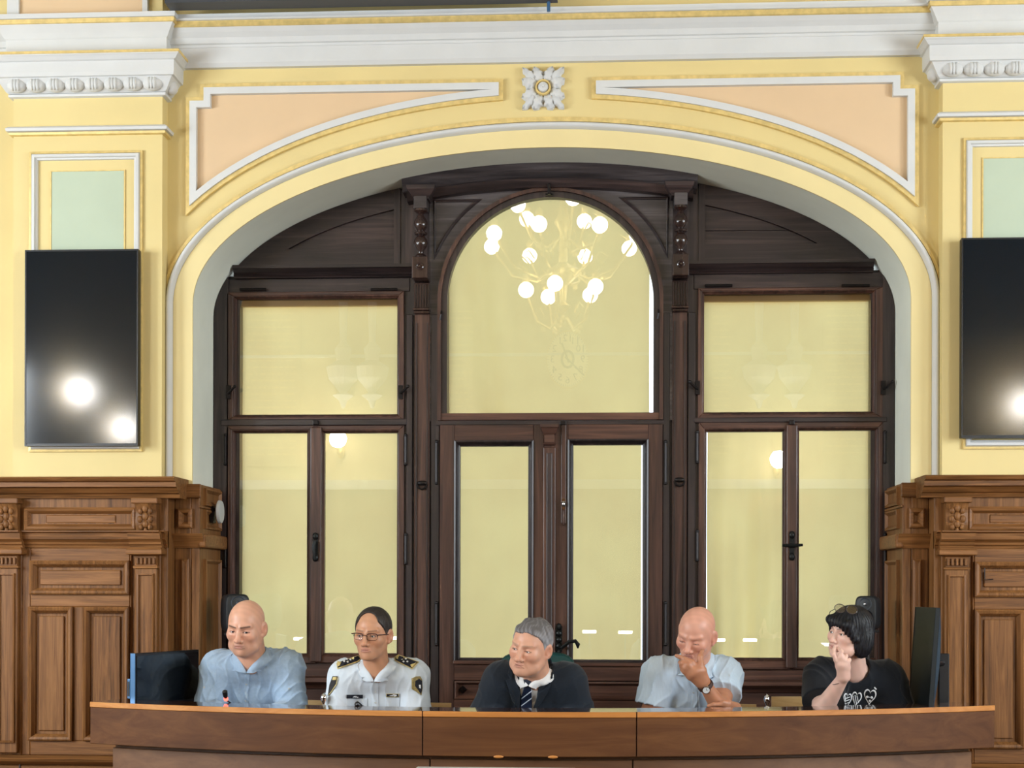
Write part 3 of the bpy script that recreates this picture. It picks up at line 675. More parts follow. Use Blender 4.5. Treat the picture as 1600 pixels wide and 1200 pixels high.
# ---------------------------------------------------------------- double door
ZD1 = zz(858, 662.5, YF)
def leafdoor(name, o, g, label, hx_, hp):
    d = struct(name, label); d.location = P((o[0]+o[2])/2, 1100, YF)
    ox0, ox1, _, oz1 = R4(*o, YF); gx0, gx1, gz0, gz1 = R4(*g, YF); Y = YF-.012; oz1 = ZD1; b = .03
    MB().box(ox0, gx0-b, Y, Y+.07, .02, oz1).build('stile', 'rwv', d, bevel=.003, seg=1)
    MB().box(gx1+b, ox1, Y, Y+.07, .02, oz1).build('stile', 'rwv', d, bevel=.003, seg=1)
    MB().box(gx0-b, gx1+b, Y, Y+.07, gz1+b, oz1).build('rail', 'rwh', d, bevel=.003, seg=1)
    zr = gz0-b
    zl1 = zz(760, 1063, YF); zl2 = zz(760, 1093, YF)
    MB().box(gx0-b, gx1+b, Y, Y+.07, zl1, zr).build('rail', 'rwh', d, bevel=.003, seg=1)
    MB().box(gx0-b, gx1+b, Y, Y+.07, .02, zl2).build('rail', 'rwh', d, bevel=.003, seg=1)
    MB().box(gx0-b, gx1+b, Y+.02, Y+.06, zl2, zl1).build('lower_panel', 'rwh', d)
    MB().sweep(rect(gx0-b+.004, gx1+b-.004, zl2+.004, zl1-.004), [(0, .02), (0, -.008), (.008, -.010), (.02, .012), (.02, .02)], True, Y).build('panel_moulding', 'rwh', d)
    if hp: MB().add([(hp-.025, Y+.02, (zl1+zl2)/2), (hp+.025, Y+.02, (zl1+zl2)/2), (hp, Y+.02, zl1-.03), (hp, Y+.02, zl2+.03), (hp, Y-.02, (zl1+zl2)/2)], [(0, 2, 4), (2, 1, 4), (1, 3, 4), (3, 0, 4)]).build('diamond_boss', 'iron', d)
    MB().sweep(rect(gx0-b, gx1+b, gz0-b, gz1+b), [(-.001, .06), (-.001, -.012), (.008, -.016), (.016, -.004), (.022, .014), (b, .02), (b, .06)], True, Y).build('glazing_bead', 'dwv', d)
    zs = gz0-b
    MB().box(gx0-b-.004, gx1+b+.004, Y-.02, Y+.02, zs-.004, zs+.016).build('glazing_sill', 'rwh', d, bevel=.004)
    MB().box(gx0-.01, gx1+.01, Y+.034, Y+.039, gz0-.01, gz1+.01).build('glass_pane', 'glass', d)
    for a, b_ in ((690, 755), (942, 1007)): hinge(hx_, a, b_, d)
    return d, (gx0, gx1, gz0, gz1)
d1, db1 = leafdoor('door_1', (687, 662, 850, 1110), (718.5, 697, 825, 1028), 'left leaf of the glazed double door', 682, P(723, 1072, YF).x)
d2, db2 = leafdoor('door_2', (850, 662, 1035, 1110), (895.5, 695, 1004, 1031), 'right leaf of the glazed double door', 1040, 0)
blind(db1, YF+.10, 'beige blind in the left leaf of the double door', gap=(0, 0))
blind(db2, YF+.10, 'beige blind in the right leaf of the double door', gap=(0, .006))
xa, xb, z0, z1 = R4(849, 700, 868, 1110, YF)
MB().box(xa, xb, YF-.04, YF-.01, .02, z1).build('meeting_pilaster', 'rwv', d1, bevel=.004)
MB().box(xa+.018, xb-.018, YF-.046, YF-.03, .2, z1-.03).build('pilaster_field', 'dwv', d1, bevel=.004)
zc0, zc1 = zz(858, 696, YF), zz(858, 665, YF); xm = (xa+xb)/2; mb = MB(); v = []
lv = [(.03, zc0), (.034, zc0+.008), (.028, zc0+.012), (.028, zc0+.055), (.034, zc0+.06), (.046, zc1-.02), (.05, zc1-.016), (.05, zc1)]
for w_, z in lv: v += [(xm-w_, YF-.035-w_*.8, z), (xm+w_, YF-.035-w_*.8, z), (xm+w_, YF, z), (xm-w_, YF, z)]
mb.add(v, [(i*4+q, i*4+(q+1) % 4, (i+1)*4+(q+1) % 4, (i+1)*4+q) for i in range(len(lv)-1) for q in range(4)]+[(0, 3, 2, 1), tuple((len(lv)-1)*4+q for q in range(4))]).build('pilaster_capital', 'rwh', d1)
xa, xb, z0, z1 = R4(877, 662, 884.5, 818, YF)
m = MB().box(xa, xb, YF-.022, YF-.01, z0, z1); m.ball(((xa+xb)/2, YF-.022, z0+.03), (.008, .01, .05), 8, 6); m.build('bolt_plate', 'rwv', d2, bevel=.003)
zk = zz(881, 788, YF); MB().ball(((xa+xb)/2, YF-.03, zk), (.013, .014, .016), 12, 8).box((xa+xb)/2-.010, (xa+xb)/2+.010, YF-.026, YF-.02, zk-.03, zk+.03).build('bolt_knob', 'chrome', d2, smooth=True)
q = P(880, 662, YF); MB().box(q.x-.018, q.x+.018, YF-.035, YF, q.z-.01, q.z+.012).build('bolt_keep', 'iron', d2, bevel=.003)
# ornate back plate and lever
q = P(873.5, 998, YF-.02); mb = MB().box(q.x-.018, q.x+.018, YF-.03, YF-.01, q.z-.07, q.z+.07)
for dz, rx_, rz_ in ((.065, .014, .022), (.03, .018, .02), (-.005, .017, .018), (-.04, .018, .02), (-.075, .013, .02)): mb.ball((q.x, YF-.028, q.z+dz), (rx_, .016, rz_), 10, 6)
mb.build('door_plate', 'bronze', d2, smooth=True)
b0, b1_, b2_, b3_ = P(878, 1012, YF-.06), P(889, 1003, YF-.07), P(899, 1001.5, YF-.07), P(904, 1013, YF-.07)
MB().tube([(q.x, YF-.03, q.z-.045), (b0.x, YF-.075, b0.z), (b1_.x, YF-.08, b1_.z), (b2_.x, YF-.08, b2_.z), ((b2_.x+b3_.x)/2+.006, YF-.08, (b2_.z+b3_.z)/2), (b3_.x-.004, YF-.08, b3_.z)], [.008, .010, .010, .011, .012, .004]).build('door_lever', 'bronze', d2, smooth=True)
# wall of the passage outside, so that the slits beside the blinds show plain daylight
# ---------------------------------------------------------------- oak wainscot each side of the arch
YW = -.16                                             # face of the panelling
def wains(s, name, label):
    g = struct(name, label)
    def X(px, Y=YW):                                   # left-hand pixel -> signed x on this side
        return s*abs(P(px, 900, Y).x)
    def Z(py, Y=YW, px=140): return P(px, py, Y).z
    def bx(a, b, y0, y1, z0, z1, nm, m_='oakv', par=None, bv=.004):
        return MB().box(min(a, b), max(a, b), y0, y1, z0, z1).build(nm, m_, par or g, bevel=bv, seg=1)
    def rrun(a, b, prof, nm, m_='oakh', par=None, ends=False):
        x0, x1 = min(a, b), max(a, b); k = len(prof)
        return MB().add([(x0, y, z) for y, z in prof]+[(x1, y, z) for y, z in prof], [(i, (i+1) % k, (i+1) % k+k, i+k) for i in range(k)]+[tuple(range(k-1, -1, -1)), tuple(range(k, 2*k))]).build(nm, m_, par or g)
    def frame(a, b, z0, z1, Y, prof, nm='panel_moulding', par=None, m_='oakv'):
        return MB().sweep(rect(min(a, b), max(a, b), z0, z1), prof, True, Y).build(nm, m_, par or g)
    BOL = [(0, .0), (0, -.020), (.008, -.026), (.020, -.022), (.030, -.006), (.034, .0), (.034, .012), (0, .012)]
    XE = s*(abs(P(262, 900, YW).x)); XL = s*RX
    Yb = -.03                                          # face of the set-back bay beside the opening
    bx(XE, XL, YW, 0, 0, Z(752), 'backing', par=g)
    # fields: x ranges (left pixels) of one bay, then a mirrored one beyond the outer pilaster
    bay = (33, 207)
    def field(xa, xb):
        f = empty('panel_field', ((xa+xb)/2, YW, 0)); put(f, g)
        L = xb-xa
        U = lambda px: xa+(px-33)/(207-33)*L
        zt, zb = Z(856), Z(1180)
        bx(U(49), U(204), YW-.012, YW, Z(877), zt, 'rail', 'oakh', f); bx(U(49), U(204), YW-.012, YW, Z(948), Z(928), 'rail', 'oakh', f); bx(U(49), U(204), YW-.012, YW, zb, Z(1157), 'rail', 'oakh', f)
        bx(xa, U(49), YW-.012, YW, zb, zt, 'stile', 'oakv', f); bx(U(204), xb, YW-.012, YW, zb, zt, 'stile', 'oakv', f); bx(U(116), U(132), YW-.012, YW, Z(1157), Z(948), 'stile', 'oakv', f)
        for a, b, t, d in ((49, 204, 876, 929), (47, 116, 948, 1157), (132, 204, 948, 1157)):
            frame(U(a), U(b), Z(d), Z(t), YW-.012, BOL, par=f)
            bx(U(a)+s*-.045 if s > 0 and False else U(a)+(U(b)-U(a))/abs(U(b)-U(a))*.05, U(b)-(U(b)-U(a))/abs(U(b)-U(a))*.05, YW-.010, YW, Z(d)+.05, Z(t)-.05, 'raised_panel', 'oakh' if d < 940 else 'oakv', f)
        return f
    field(X(33), X(207)); field(X(-182), X(-8)); 
    # pilasters with fluted necks and carved consoles over them
    def pil(pc):
        p = empty('wainscot_pilaster', (X(pc), YW, 0)); put(p, g)
        xc = X(pc); w_ = .058
        zt = Z(856); zc = Z(888)
        bx(xc-w_-.012, xc+w_+.012, YW-.02, YW, Z(1180), zt, 'pilaster_back', 'oakv', p)
        bx(xc-w_, xc+w_, YW-.05, YW-.02, Z(1176), Z(888), 'shaft', 'oakv', p)
        MB().sweep(rect(xc-w_+.014, xc+w_-.014, Z(1160), Z(896)), [(0, .004), (0, -.010), (.008, -.012), (.012, .0), (.012, .004)], True, YW-.05).build('shaft_moulding', 'oakv', p)
        lv = [(w_+.006, zc), (w_+.008, zc+.010), (w_-.002, zc+.014), (w_-.002, zc+.062), (w_+.006, zc+.066), (w_+.034, zt-.035), (w_+.036, zt-.03), (w_+.036, zt-.012), (w_+.028, zt)]
        v = []
        for q, z in lv: v += [(xc-q, YW-.052-(q-w_), z), (xc+q, YW-.052-(q-w_), z), (xc+q, YW, z), (xc-q, YW, z)]
        MB().add(v, [(i*4+q, i*4+(q+1) % 4, (i+1)*4+(q+1) % 4, (i+1)*4+q) for i in range(len(lv)-1) for q in range(4)]+[(0, 3, 2, 1), tuple((len(lv)-1)*4+q for q in range(4))]).build('pilaster_cap', 'oakh', p)
        for i in range(5):
            x = xc-.044+i*.022; MB().box(x-.006, x+.006, YW-.062, YW-.05, zc+.02, zc+.056).build('flute', 'oakv', p, bevel=.003, seg=1)
        # console
        zc0, zc1 = Z(832), Z(788); cw = .056; N = 12; v = []
        for i in range(N+1):
            t = i/N; y = YW-.03-.035*(.5-.5*math.cos(PI*t))-.012*math.sin(PI*t*2)
            z = zc0+(zc1-zc0)*t
            v += [(xc-cw, YW, z), (xc-cw, y, z), (xc-cw*.4, y-.012, z), (xc+cw*.4, y-.012, z), (xc+cw, y, z), (xc+cw, YW, z)]
        MB().add(v, [(i*6+q, i*6+q+1, (i+1)*6+q+1, (i+1)*6+q) for i in range(N) for q in range(5)]+[(0, 1, 2, 3, 4, 5), tuple(N*6+q for q in (5, 4, 3, 2, 1, 0))]).build('console', 'oakv', p)
        mb = MB(); h = zc1-zc0
        for i, (u, t, r) in enumerate([(0, .82, .016), (-.026, .74, .014), (.026, .74, .014), (0, .55, .018), (-.028, .45, .015), (.028, .45, .015), (0, .28, .016), (-.024, .18, .013), (.024, .18, .013), (0, .08, .012)]):
            y = YW-.042-.035*(.5-.5*math.cos(PI*t))-.012*math.sin(PI*t*2); mb.ball((xc+u, y, zc0+h*t), (r, .012, r*1.3), 8, 6)
        mb.build('carved_leaf', 'oakv', p, smooth='all')
        bx(xc-.07, xc+.07, YW-.085, YW, zc1, Z(779), 'console_cap', 'oakh', p)
    pil(232); pil(16); pil(-200)
    # frieze panels, mouldings, cornice, base
    for a, b in ((39, 214), (-176, -1)):
        frame(X(a), X(b), Z(829), Z(793), YW, BOL, 'frieze_moulding', m_='oakh')
        d = (X(b)-X(a)); bx(X(a)+d*.19, X(b)-d*.19, YW-.004, YW, Z(829)+.04, Z(793)-.04, 'frieze_panel', 'oakh')
    z0, z1 = Z(856), Z(830)
    mp = lambda Y, pr=1.0: [(Y+.02, z0), (Y-.012*pr, z0), (Y-.016*pr, z0+.012), (Y-.026*pr, z0+.018), (Y-.03*pr, z0+.03), (Y-.05*pr, z0+.045), (Y-.055*pr, z1-.012), (Y-.075*pr, z1-.006), (Y-.075*pr, z1), (Y+.02, z1)]
    rrun(XE, XL, mp(YW), 'frieze_base')
    for pc in (232, 16, -200): rrun(X(pc)-.085, X(pc)+.085, mp(YW-.035), 'frieze_base')
    z0, z1 = Z(779), DADO
    cp = [(YW+.1, z0), (YW-.02, z0), (YW-.03, z0+.02), (YW-.05, z0+.026), (YW-.075, z0+.05), (YW-.10, z0+.055), (YW-.10, z1-.028), (YW-.125, z1-.022), (YW-.135, z1-.008), (YW-.12, z1), (0.02, z1)]
    rrun(XE+(-s)*.07, XL, cp, 'cornice')
    zb = Z(1180); bp = [(YW+.05, zb-.05), (YW-.02, zb-.05), (YW-.05, zb-.03), (YW-.055, zb-.018), (YW-.03, zb), (YW+.05, zb)]
    rrun(XE, XL, bp, 'base_moulding')
    bx(XE, XL, YW-.012, YW, 0, zb-.055, 'plinth', 'oakh')
    for px in (33, 207): bx(X(px)-.004, X(px)+.004, YW-.016, YW, 0, zb-.05, 'plinth_joint', 'dwv', bv=0)
    # set-back bay and the return into the reveal
    xa, xb = XE, s*RXI
    xr = s*(RXI-.045)
    bx(xa, s*RXI, Yb, .02, 0, DADO2, 'side_backing'); bx(xr, s*(RXI+.0), Yb, YF+.02, 0, DADO2, 'return_backing')
    zt = DADO2
    bx(xa, xr-s*.01, Yb-.02, Yb, zt-.075, zt, 'side_top', 'oakh')
    zf0, zf1 = Z(831, Yb, 280), Z(795, Yb, 280)
    a, b = sorted((xa+(-s)*.02, xr+s*.03)); dd = b-a
    MB().sweep(rect(a+.0, b-.005, zf0+.02, zf1-.0), BOL, True, Yb).build('side_frieze_moulding', 'oakh', g)
    bx(a+dd*.3, b-dd*.3, Yb-.003, Yb, zf0+.05, zf1-.035, 'side_frieze_panel', 'oakv')
    z0_, z1_ = Z(856, Yb, 280), Z(834, Yb, 280)
    pr_ = [(Yb+.02, z0_), (Yb-.014, z0_), (Yb-.03, z0_+.03), (Yb-.05, z1_-.014), (Yb-.06, z1_), (Yb+.02, z1_)]
    rrun(xa, xr-s*.03, pr_, 'side_moulding')
    zb_ = .45
    MB().sweep(rect(a+.02, b-.02, zb_, Z(873, Yb, 280)), BOL, True, Yb).build('side_panel_moulding', 'oakv', g)
    bx(a+.07, b-.07, Yb-.004, Yb, zb_+.05, Z(873, Yb, 280)-.05, 'side_panel', 'oakv')
    # return panels face the opening: build in local (y, z) then turn
    xi = xr
    def rsweep(y0, y1, z0, z1, nm):
        mb = MB(); pr2 = [(0, 0), (0, -.016), (.01, -.018), (.024, -.002), (.024, 0)]
        mb.sweep(rect(y0, y1, z0, z1), pr2, True, 0)
        v = [(xi+s*yy, xx, z) for xx, yy, z in mb.v]; m2 = MB(); m2.v = v; m2.f = mb.f; return m2.build(nm, 'oakv', g)
    rsweep(.05, YF-.03, zt-.11, zt-.015, 'return_top_moulding'); rsweep(.05, YF-.03, zf0+.02, zf1, 'return_frieze_moulding'); rsweep(.05, YF-.03, zb_, Z(873, Yb, 280), 'return_panel_moulding')
    x0, x1 = sorted((xi, xi-s*.04)); MB().box(x0, x1, Yb-.03, YF, z0_, z1_).build('return_moulding', 'oakh', g, bevel=.012)
    x0, x1 = sorted((xi, xi-s*.012)); MB().box(x0, x1, Yb-.02, YF, zf1+.004, zt-.115).build('return_band', 'oakh', g, bevel=.004)
    return g
wl = wains(-1, 'trim_2', 'oak wainscot left of the arch'); wr = wains(1, 'trim_3', 'oak wainscot right of the arch')
# carved graffito line on the right wainscot
q = [P(px, py, YW-.03) for px, py in ((1540, 886), (1540, 906), (1553, 905))]
MB().tube([(p.x, YW-.0135, p.z) for p in q], .0025, 6).build('scratched_mark', 'dwv', wr)
# small white round dial on the reveal of the left wainscot
q = P(325, 800, .2); dg = empty('wall_dial', (q.x, .2, q.z), label='small round white dial on a dark bracket in the reveal left of the arch', cat='dial')
xi = -(RXI-.045)
MZ = Matrix.Rotation(PI/2, 4, 'Y')
MB().lathe([(.0, .012), (.05, .014), (.060, .012), (.064, .004), (.064, -.004), (.05, -.012), (.0, -.012)], (xi+.05, .2, q.z), 28, MZ @ Matrix.Rotation(.0, 4, 'Z')).build('dial_face', 'grey', dg, smooth=True)
MB().tube([(xi-.002, .2, q.z+.012), (xi+.045, .2, q.z+.012)], .010).box(xi+.008, xi+.02, .16, .24, q.z-.06, q.z+.03).build('bracket', 'iron', dg)
# ---------------------------------------------------------------- wall displays
def display(px0, py0, px1, py1, label, Y=YP-.075):
    x0, x1, z0, z1 = R4(px0, py0, px1, py1, Y)
    d = empty('wall_display', ((x0+x1)/2, Y, z0), label=label, cat='display')
    MB().box(x0, x1, Y, Y+.045, z0, z1).build('housing', 'black', d, bevel=.004)
    MB().box(x0+.009, x1-.009, Y-.002, Y+.01, z0+.014, z1-.009).build('screen', 'screen', d)
    MB().sweep(rect(x0, x1, z0, z1), [(0, -.004), (.008, -.004), (.008, .01), (0, .01)], True, Y).build('bezel', 'black', d)
    MB().box((x0+x1)/2-.2, (x0+x1)/2+.2, Y+.045, YP-.0285, (z0+z1)/2-.15, (z0+z1)/2+.15).build('wall_mount', 'iron', d)
    return x0, x1, z0, z1
display(39, 390, 216, 697, 'black upright wall display on the left pilaster')
wdt = P(216, 540, YP-.075).x-P(39, 540, YP-.075).x
xr = P(1502, 540, YP-.075).x; pr = P(1502, 371, YP-.075); p2 = P(1502, 687, YP-.075)
def px_of(p):                                         # project, to finish the part of the right display beyond the frame
    q = RM.transposed() @ (Vector(p)-CAM); return 800+F*q.x/-q.z, HZ-F*q.y/-q.z
display(1502, 371, px_of((xr+wdt, YP-.075, 2))[0], 687-3, 'black upright wall display on the right pilaster, cut by the frame')
# ---------------------------------------------------------------- speakers on stands
def speaker(px, py0, py1, Y, yaw, label):
    a, b = P(px, py0, Y), P(px, py1, Y); h = a.z-b.z; w_ = h*.66; dp = h*.66; base = b.z
    s = empty('speaker', (a.x, Y, base), label=label, cat='speaker'); Mx = Matrix.Translation((a.x, Y, base)) @ Matrix.Rotation(yaw, 4, 'Z')
    m = MB(); n = 28; lv = [(-.5, .80), (-.46, .92), (-.36, 1), (.1, 1), (.38, .95), (.48, .8)]; v = []
    for y, k in lv:
        for i in range(n):
            t = 2*PI*i/n; cx, cz = math.cos(t), math.sin(t); e = .42
            v.append((abs(cx)**e*math.copysign(1, cx)*w_/2*k, y*dp, h/2+abs(cz)**e*math.copysign(1, cz)*h/2*(k*.5+.5)))
    m.add(v, [(i*n+j, i*n+(j+1) % n, (i+1)*n+(j+1) % n, (i+1)*n+j) for i in range(len(lv)-1) for j in range(n)]+[tuple(range(n)), tuple((len(lv)-1)*n+j for j in range(n-1, -1, -1))])
    m.build('cabinet', 'softblack', s, smooth=True, M4=Mx)
    R_ = Mx @ Matrix.Translation((0, -dp*.5, h*.34)) @ Matrix.Rotation(PI/2, 4, 'X')
    MB().lathe([(w_*.40, -.004), (w_*.38, .006), (w_*.32, .003), (w_*.12, -.012), (w_*.1, -.004), (0, .002)], (0, 0, 0), 24).build('woofer', 'black', s, smooth=True, M4=R_)
    R_ = Mx @ Matrix.Translation((0, -dp*.5, h*.76)) @ Matrix.Rotation(PI/2, 4, 'X')
    MB().lathe([(w_*.30, -.002), (w_*.28, .004), (w_*.12, -.008), (w_*.09, .0), (w_*.05, .008), (0, .010)], (0, 0, 0), 20).build('tweeter', 'dgrey', s, smooth=True, M4=R_); MB().ball((0, 0, .011), .0075, 12, 8).build('tweeter_dome', 'chrome', s, smooth='all', M4=R_)
    st = empty('speaker_stand', (a.x, Y+.02, 0), label=label.split(' loud')[0]+' slim floor stand under the loudspeaker' if False else label.replace('loudspeaker', 'pole stand carrying the loudspeaker'), cat='stand')
    MB().lathe([(.14, 0), (.14, .012), (.13, .02), (.02, .03), (.0, .03)], (a.x, Y+.02, 0), 28).build('stand_foot', 'iron', st, smooth=True)
    MB().tube([(a.x, Y+.02, .02), (a.x, Y+.02, base-.012)], .012, 10).build('pole', 'iron', st, smooth=True)
    MB().box(a.x-.05, a.x+.05, Y-.03, Y+.07, base-.014, base-.001).build('stand_plate', 'iron', st)
    return s
speaker(367, 928, 988, .06, .5, 'small black loudspeaker behind the bald man in blue')
speaker(1357, 931, 984, .0, -.45, 'small black loudspeaker behind the black-haired woman')
# ---------------------------------------------------------------- the curved desk
ZD = EYE-(1112.5-HZ)*6.55/F; ZW = ZD-.08
e1, e2, e3 = PZ(140, 1096.5, ZD), PZ(846, 1112.5, ZD), PZ(1555, 1102, ZD)
def circ(a, b, c):
    A = np.array([[2*(b.x-a.x), 2*(b.y-a.y)], [2*(c.x-a.x), 2*(c.y-a.y)]]); B = np.array([b.x**2+b.y**2-a.x**2-a.y**2, c.x**2+c.y**2-a.x**2-a.y**2])
    o = np.linalg.solve(A, B); return o[0], o[1], math.hypot(a.x-o[0], a.y-o[1])
DX, DY, DR = circ(e1, e2, e3)
A0, A1 = math.atan2(e1.y-DY, e1.x-DX), math.atan2(e3.y-DY, e3.x-DX)
if A0 > 0: A0 -= 2*PI
if A1 > 0: A1 -= 2*PI
def on(t, off=0, z=0):                                # t 0..1 along the front arc, off towards the sitters
    a = A0+(A1-A0)*t; r = DR-off; return Vector((DX+r*math.cos(a), DY+r*math.sin(a), z))
def tpx(px):                                          # arc parameter of a pixel column at the desk edge
    lo, hi = 0, 1
    for _ in range(40):
        m = (lo+hi)/2
        if px_of(on(m, 0, ZD))[0] < px: lo = m
        else: hi = m
    return lo
def dfront(x):                                        # y of the front edge at x
    return DY-math.sqrt(max(0, DR*DR-(x-DX)**2))
desk = empty('council_desk', on(.5, .3), label='long bowed wooden council desk in front of the five seated people', cat='desk')
def arcslab(t0, t1, o0, o1, z0, z1, nm, m_, bv=0, n=40, par=None):
    n = max(4, int(n*(t1-t0))+2); v = []
    for i in range(n+1):
        t = t0+(t1-t0)*i/n; v += [on(t, o0, z0), on(t, o1, z0), on(t, o1, z1), on(t, o0, z1)]
    f = [(i*4+q, i*4+(q+1) % 4, (i+1)*4+(q+1) % 4, (i+1)*4+q) for i in range(n) for q in range(4)]+[(3, 2, 1, 0), tuple(n*4+q for q in range(4))]
    return MB().add(v, f).build(nm, m_, par or desk, bevel=bv, seg=1)
ZE = EYE-(1121.5-HZ)*6.55/F; ZFB = EYE-(1183-HZ)*6.55/F
seams = [0, tpx(660), tpx(995), 1]
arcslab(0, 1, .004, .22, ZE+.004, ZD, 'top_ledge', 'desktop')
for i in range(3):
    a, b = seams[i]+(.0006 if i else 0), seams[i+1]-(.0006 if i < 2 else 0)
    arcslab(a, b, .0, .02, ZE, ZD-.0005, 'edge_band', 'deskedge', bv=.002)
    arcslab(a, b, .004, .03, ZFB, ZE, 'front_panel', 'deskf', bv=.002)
arcslab(0, .003, .02, .22, ZFB, ZE+.004, 'end_cheek', 'deskf'); arcslab(.997, 1, .02, .22, ZFB, ZE+.004, 'end_cheek', 'deskf')
tb0, tb1 = tpx(158), tpx(1537)
zb = EYE-(1195-HZ)*6.45/F
arcslab(tb0, tb1, .10, .14, zb-.01, ZFB+.06, 'shadow_gap', 'deskb'); 
ss = [tb0, tpx(667), tpx(993), tb1]
for i in range(3): arcslab(ss[i]+.0006, ss[i+1]-.0006, .075, .12, .04, zb, 'base_panel', 'deskb', bv=.003)
arcslab(tb0, tb1, .09, .14, 0, .04, 'toe_board', 'dwh')
arcslab(.004, .996, .20, .50, ZW-.035, ZW, 'work_top', 'desktop')
arcslab(.0, 1, .20, .22, ZD-.16, ZE+.004, 'ledge_back', 'deskf')
for t in (tb0+.006, seams[1], seams[2], tb1-.006): arcslab(t-.004, t+.004, .12, .48, 0, ZW-.035, 'side_support', 'deskf')
for t in (tpx(779), tpx(864)):
    p = on(t, .0, ZFB+.004); MB().ball((p.x, p.y+.002, p.z-.004), (.022, .006, .007), 12, 6).build('edge_chip', 'deskedge', desk, smooth='all')
# pale grey table standing in front of the desk, only its edge is in the picture
zt = EYE-(1197.5-HZ)*5.95/F; a, b = PZ(652, 1197.5, zt), PZ(900, 1197.5, zt); yt = a.y
tt = empty('low_table', ((a.x+b.x)/2, yt-.2, 0), label='low pale grey table whose far edge shows at the bottom of the frame', cat='table')
MB().box(a.x, b.x, yt-.42, yt, zt-.025, zt).build('table_top', 'grey', tt, bevel=.003)
for i in (0, 1):
    for j in (0, 1):
        x, y = (a.x+.03 if i == 0 else b.x-.03), (yt-.39 if j == 0 else yt-.03); MB().box(x-.015, x+.015, y-.015, y+.015, 0, zt-.025).build('leg', 'dgrey', tt)
# ---------------------------------------------------------------- monitors
def slab_frame(o, ux, uy, uz): return Matrix(((ux.x, uy.x, uz.x, o.x), (ux.y, uy.y, uz.y, o.y), (ux.z, uy.z, uz.z, o.z), (0, 0, 0, 1)))
def project(p): return px_of(p)
# left: turned towards the man beside it. near edge at px 208, far edge at px 311
pa = P(211, 1021, -1.12); ztop = pa.z; zbot = ZW+.02
far = None
for Yq in np.arange(-1.1, .4, .01):                  # far end of the horizontal top edge
    q = P(311, 1013.5, float(Yq))
    if abs(q.z-ztop) < .004: far = q; break
if far is None: far = P(311, 1013.5, -.65)
if (far-pa).length > .66: far = pa+(far-pa).normalized()*.66
ux = Vector((far.x-pa.x, far.y-pa.y, 0)); Lm = ux.length; ux.normalize(); nrm = Vector((ux.y, -ux.x, 0)); uz = Vector((0, 0, 1)); 
mo = empty('monitor', (pa+far)/2, label='black computer monitor with a blue steel edge at the left end of the desk', cat='monitor'); mo.location.z = zbot
Mm = slab_frame(Vector((pa.x, pa.y, 0)), ux, -nrm, uz)
MB().box(0, Lm, 0, .022, zbot+.02, ztop).build('housing', 'black', mo, bevel=.003, M4=Mm)
MB().box(.012, Lm-.012, -.002, .003, zbot+.045, ztop-.012).build('screen', 'monitor', mo, M4=Mm)
MB().box(-.004, .0, -.002, .023, zbot+.02, ztop).build('steel_edge', 'steel', mo, M4=Mm)
b0, b1 = P(200, 1061, -1.12).z, P(200, 1092, -1.12).z
MB().box(-.006, .10, .022, .040, b1, b0).build('rear_bracket', 'steel', mo, bevel=.003, M4=Mm); MB().box(-.0075, .0, .026, .036, b1+.012, b0-.012).build('bracket_slot', 'black', mo, M4=Mm)
MB().box(Lm*.42, Lm*.58, .022, .06, zbot-.0, zbot+.2).box(Lm*.3, Lm*.7, -.06, .16, zbot-.018, zbot-.004).build('stand', 'black', mo, M4=Mm)
# right: seen almost edge on, on an arm and post
t0, t1, u0 = P(1431, 948, -.72), P(1420, 1100, -.72), P(1462, 950, -1.02)
dirx = Vector((u0.x-t0.x, -.30, 0)); Ls = dirx.length; dirx.normalize(); up_ = Vector((t0.x-t1.x, .0, t0.z-t1.z)); H_ = up_.length; up_.normalize()
nn = dirx.cross(up_).normalized(); Mr = slab_frame(t1+up_*-.02, dirx, -nn, up_)
ms = empty('monitor', t1, label='tall black monitor seen nearly edge on at the right end of the desk', cat='monitor')
MB().box(0, Ls, 0, .022, 0, H_+.02).build('screen', 'mscreen', ms, bevel=.002, M4=Mr)
MB().box(-.004, .0, -.002, .024, 0, H_+.02).build('bezel', 'black', ms, M4=Mr)
m = MB(); N = 12; v = []
for i in range(N+1):
    t = i/N; dd = .022+.018*math.sin(PI*t)**.7; z = (H_+.02)*t; v += [(.03, .022, z), (.06, dd, z), (Ls-.01, dd, z), (Ls+.0, .022, z)]
m.add(v, [(i*4+q, i*4+q+1, (i+1)*4+q+1, (i+1)*4+q) for i in range(N) for q in range(3)]+[(0, 1, 2, 3), tuple(N*4+q for q in (3, 2, 1, 0))]).build('back_shell', 'dsteel', ms, smooth=True, M4=Mr)
q0 = P(1457, 1036, -.80); q1 = P(1474, 1036, -.70)
MB().box(q0.x-.014, q0.x+.014, q0.y-.03, q0.y+.06, q0.z-.04, q0.z+.04).build('mount_plate', 'grey', ms, bevel=.003)
MB().tube([(q0.x, q0.y+.02, q0.z), (q1.x, q1.y, q1.z)], .017, 10).build('arm', 'black', ms, smooth=True)
pz = P(1474, 1021, -.70).z
MB().box(q1.x-.024, q1.x+.024, q1.y-.02, q1.y+.02, ZW, pz).box(q1.x-.1, q1.x+.1, q1.y-.07, q1.y+.09, ZW, ZW+.015).build('post', 'black', ms, bevel=.003)
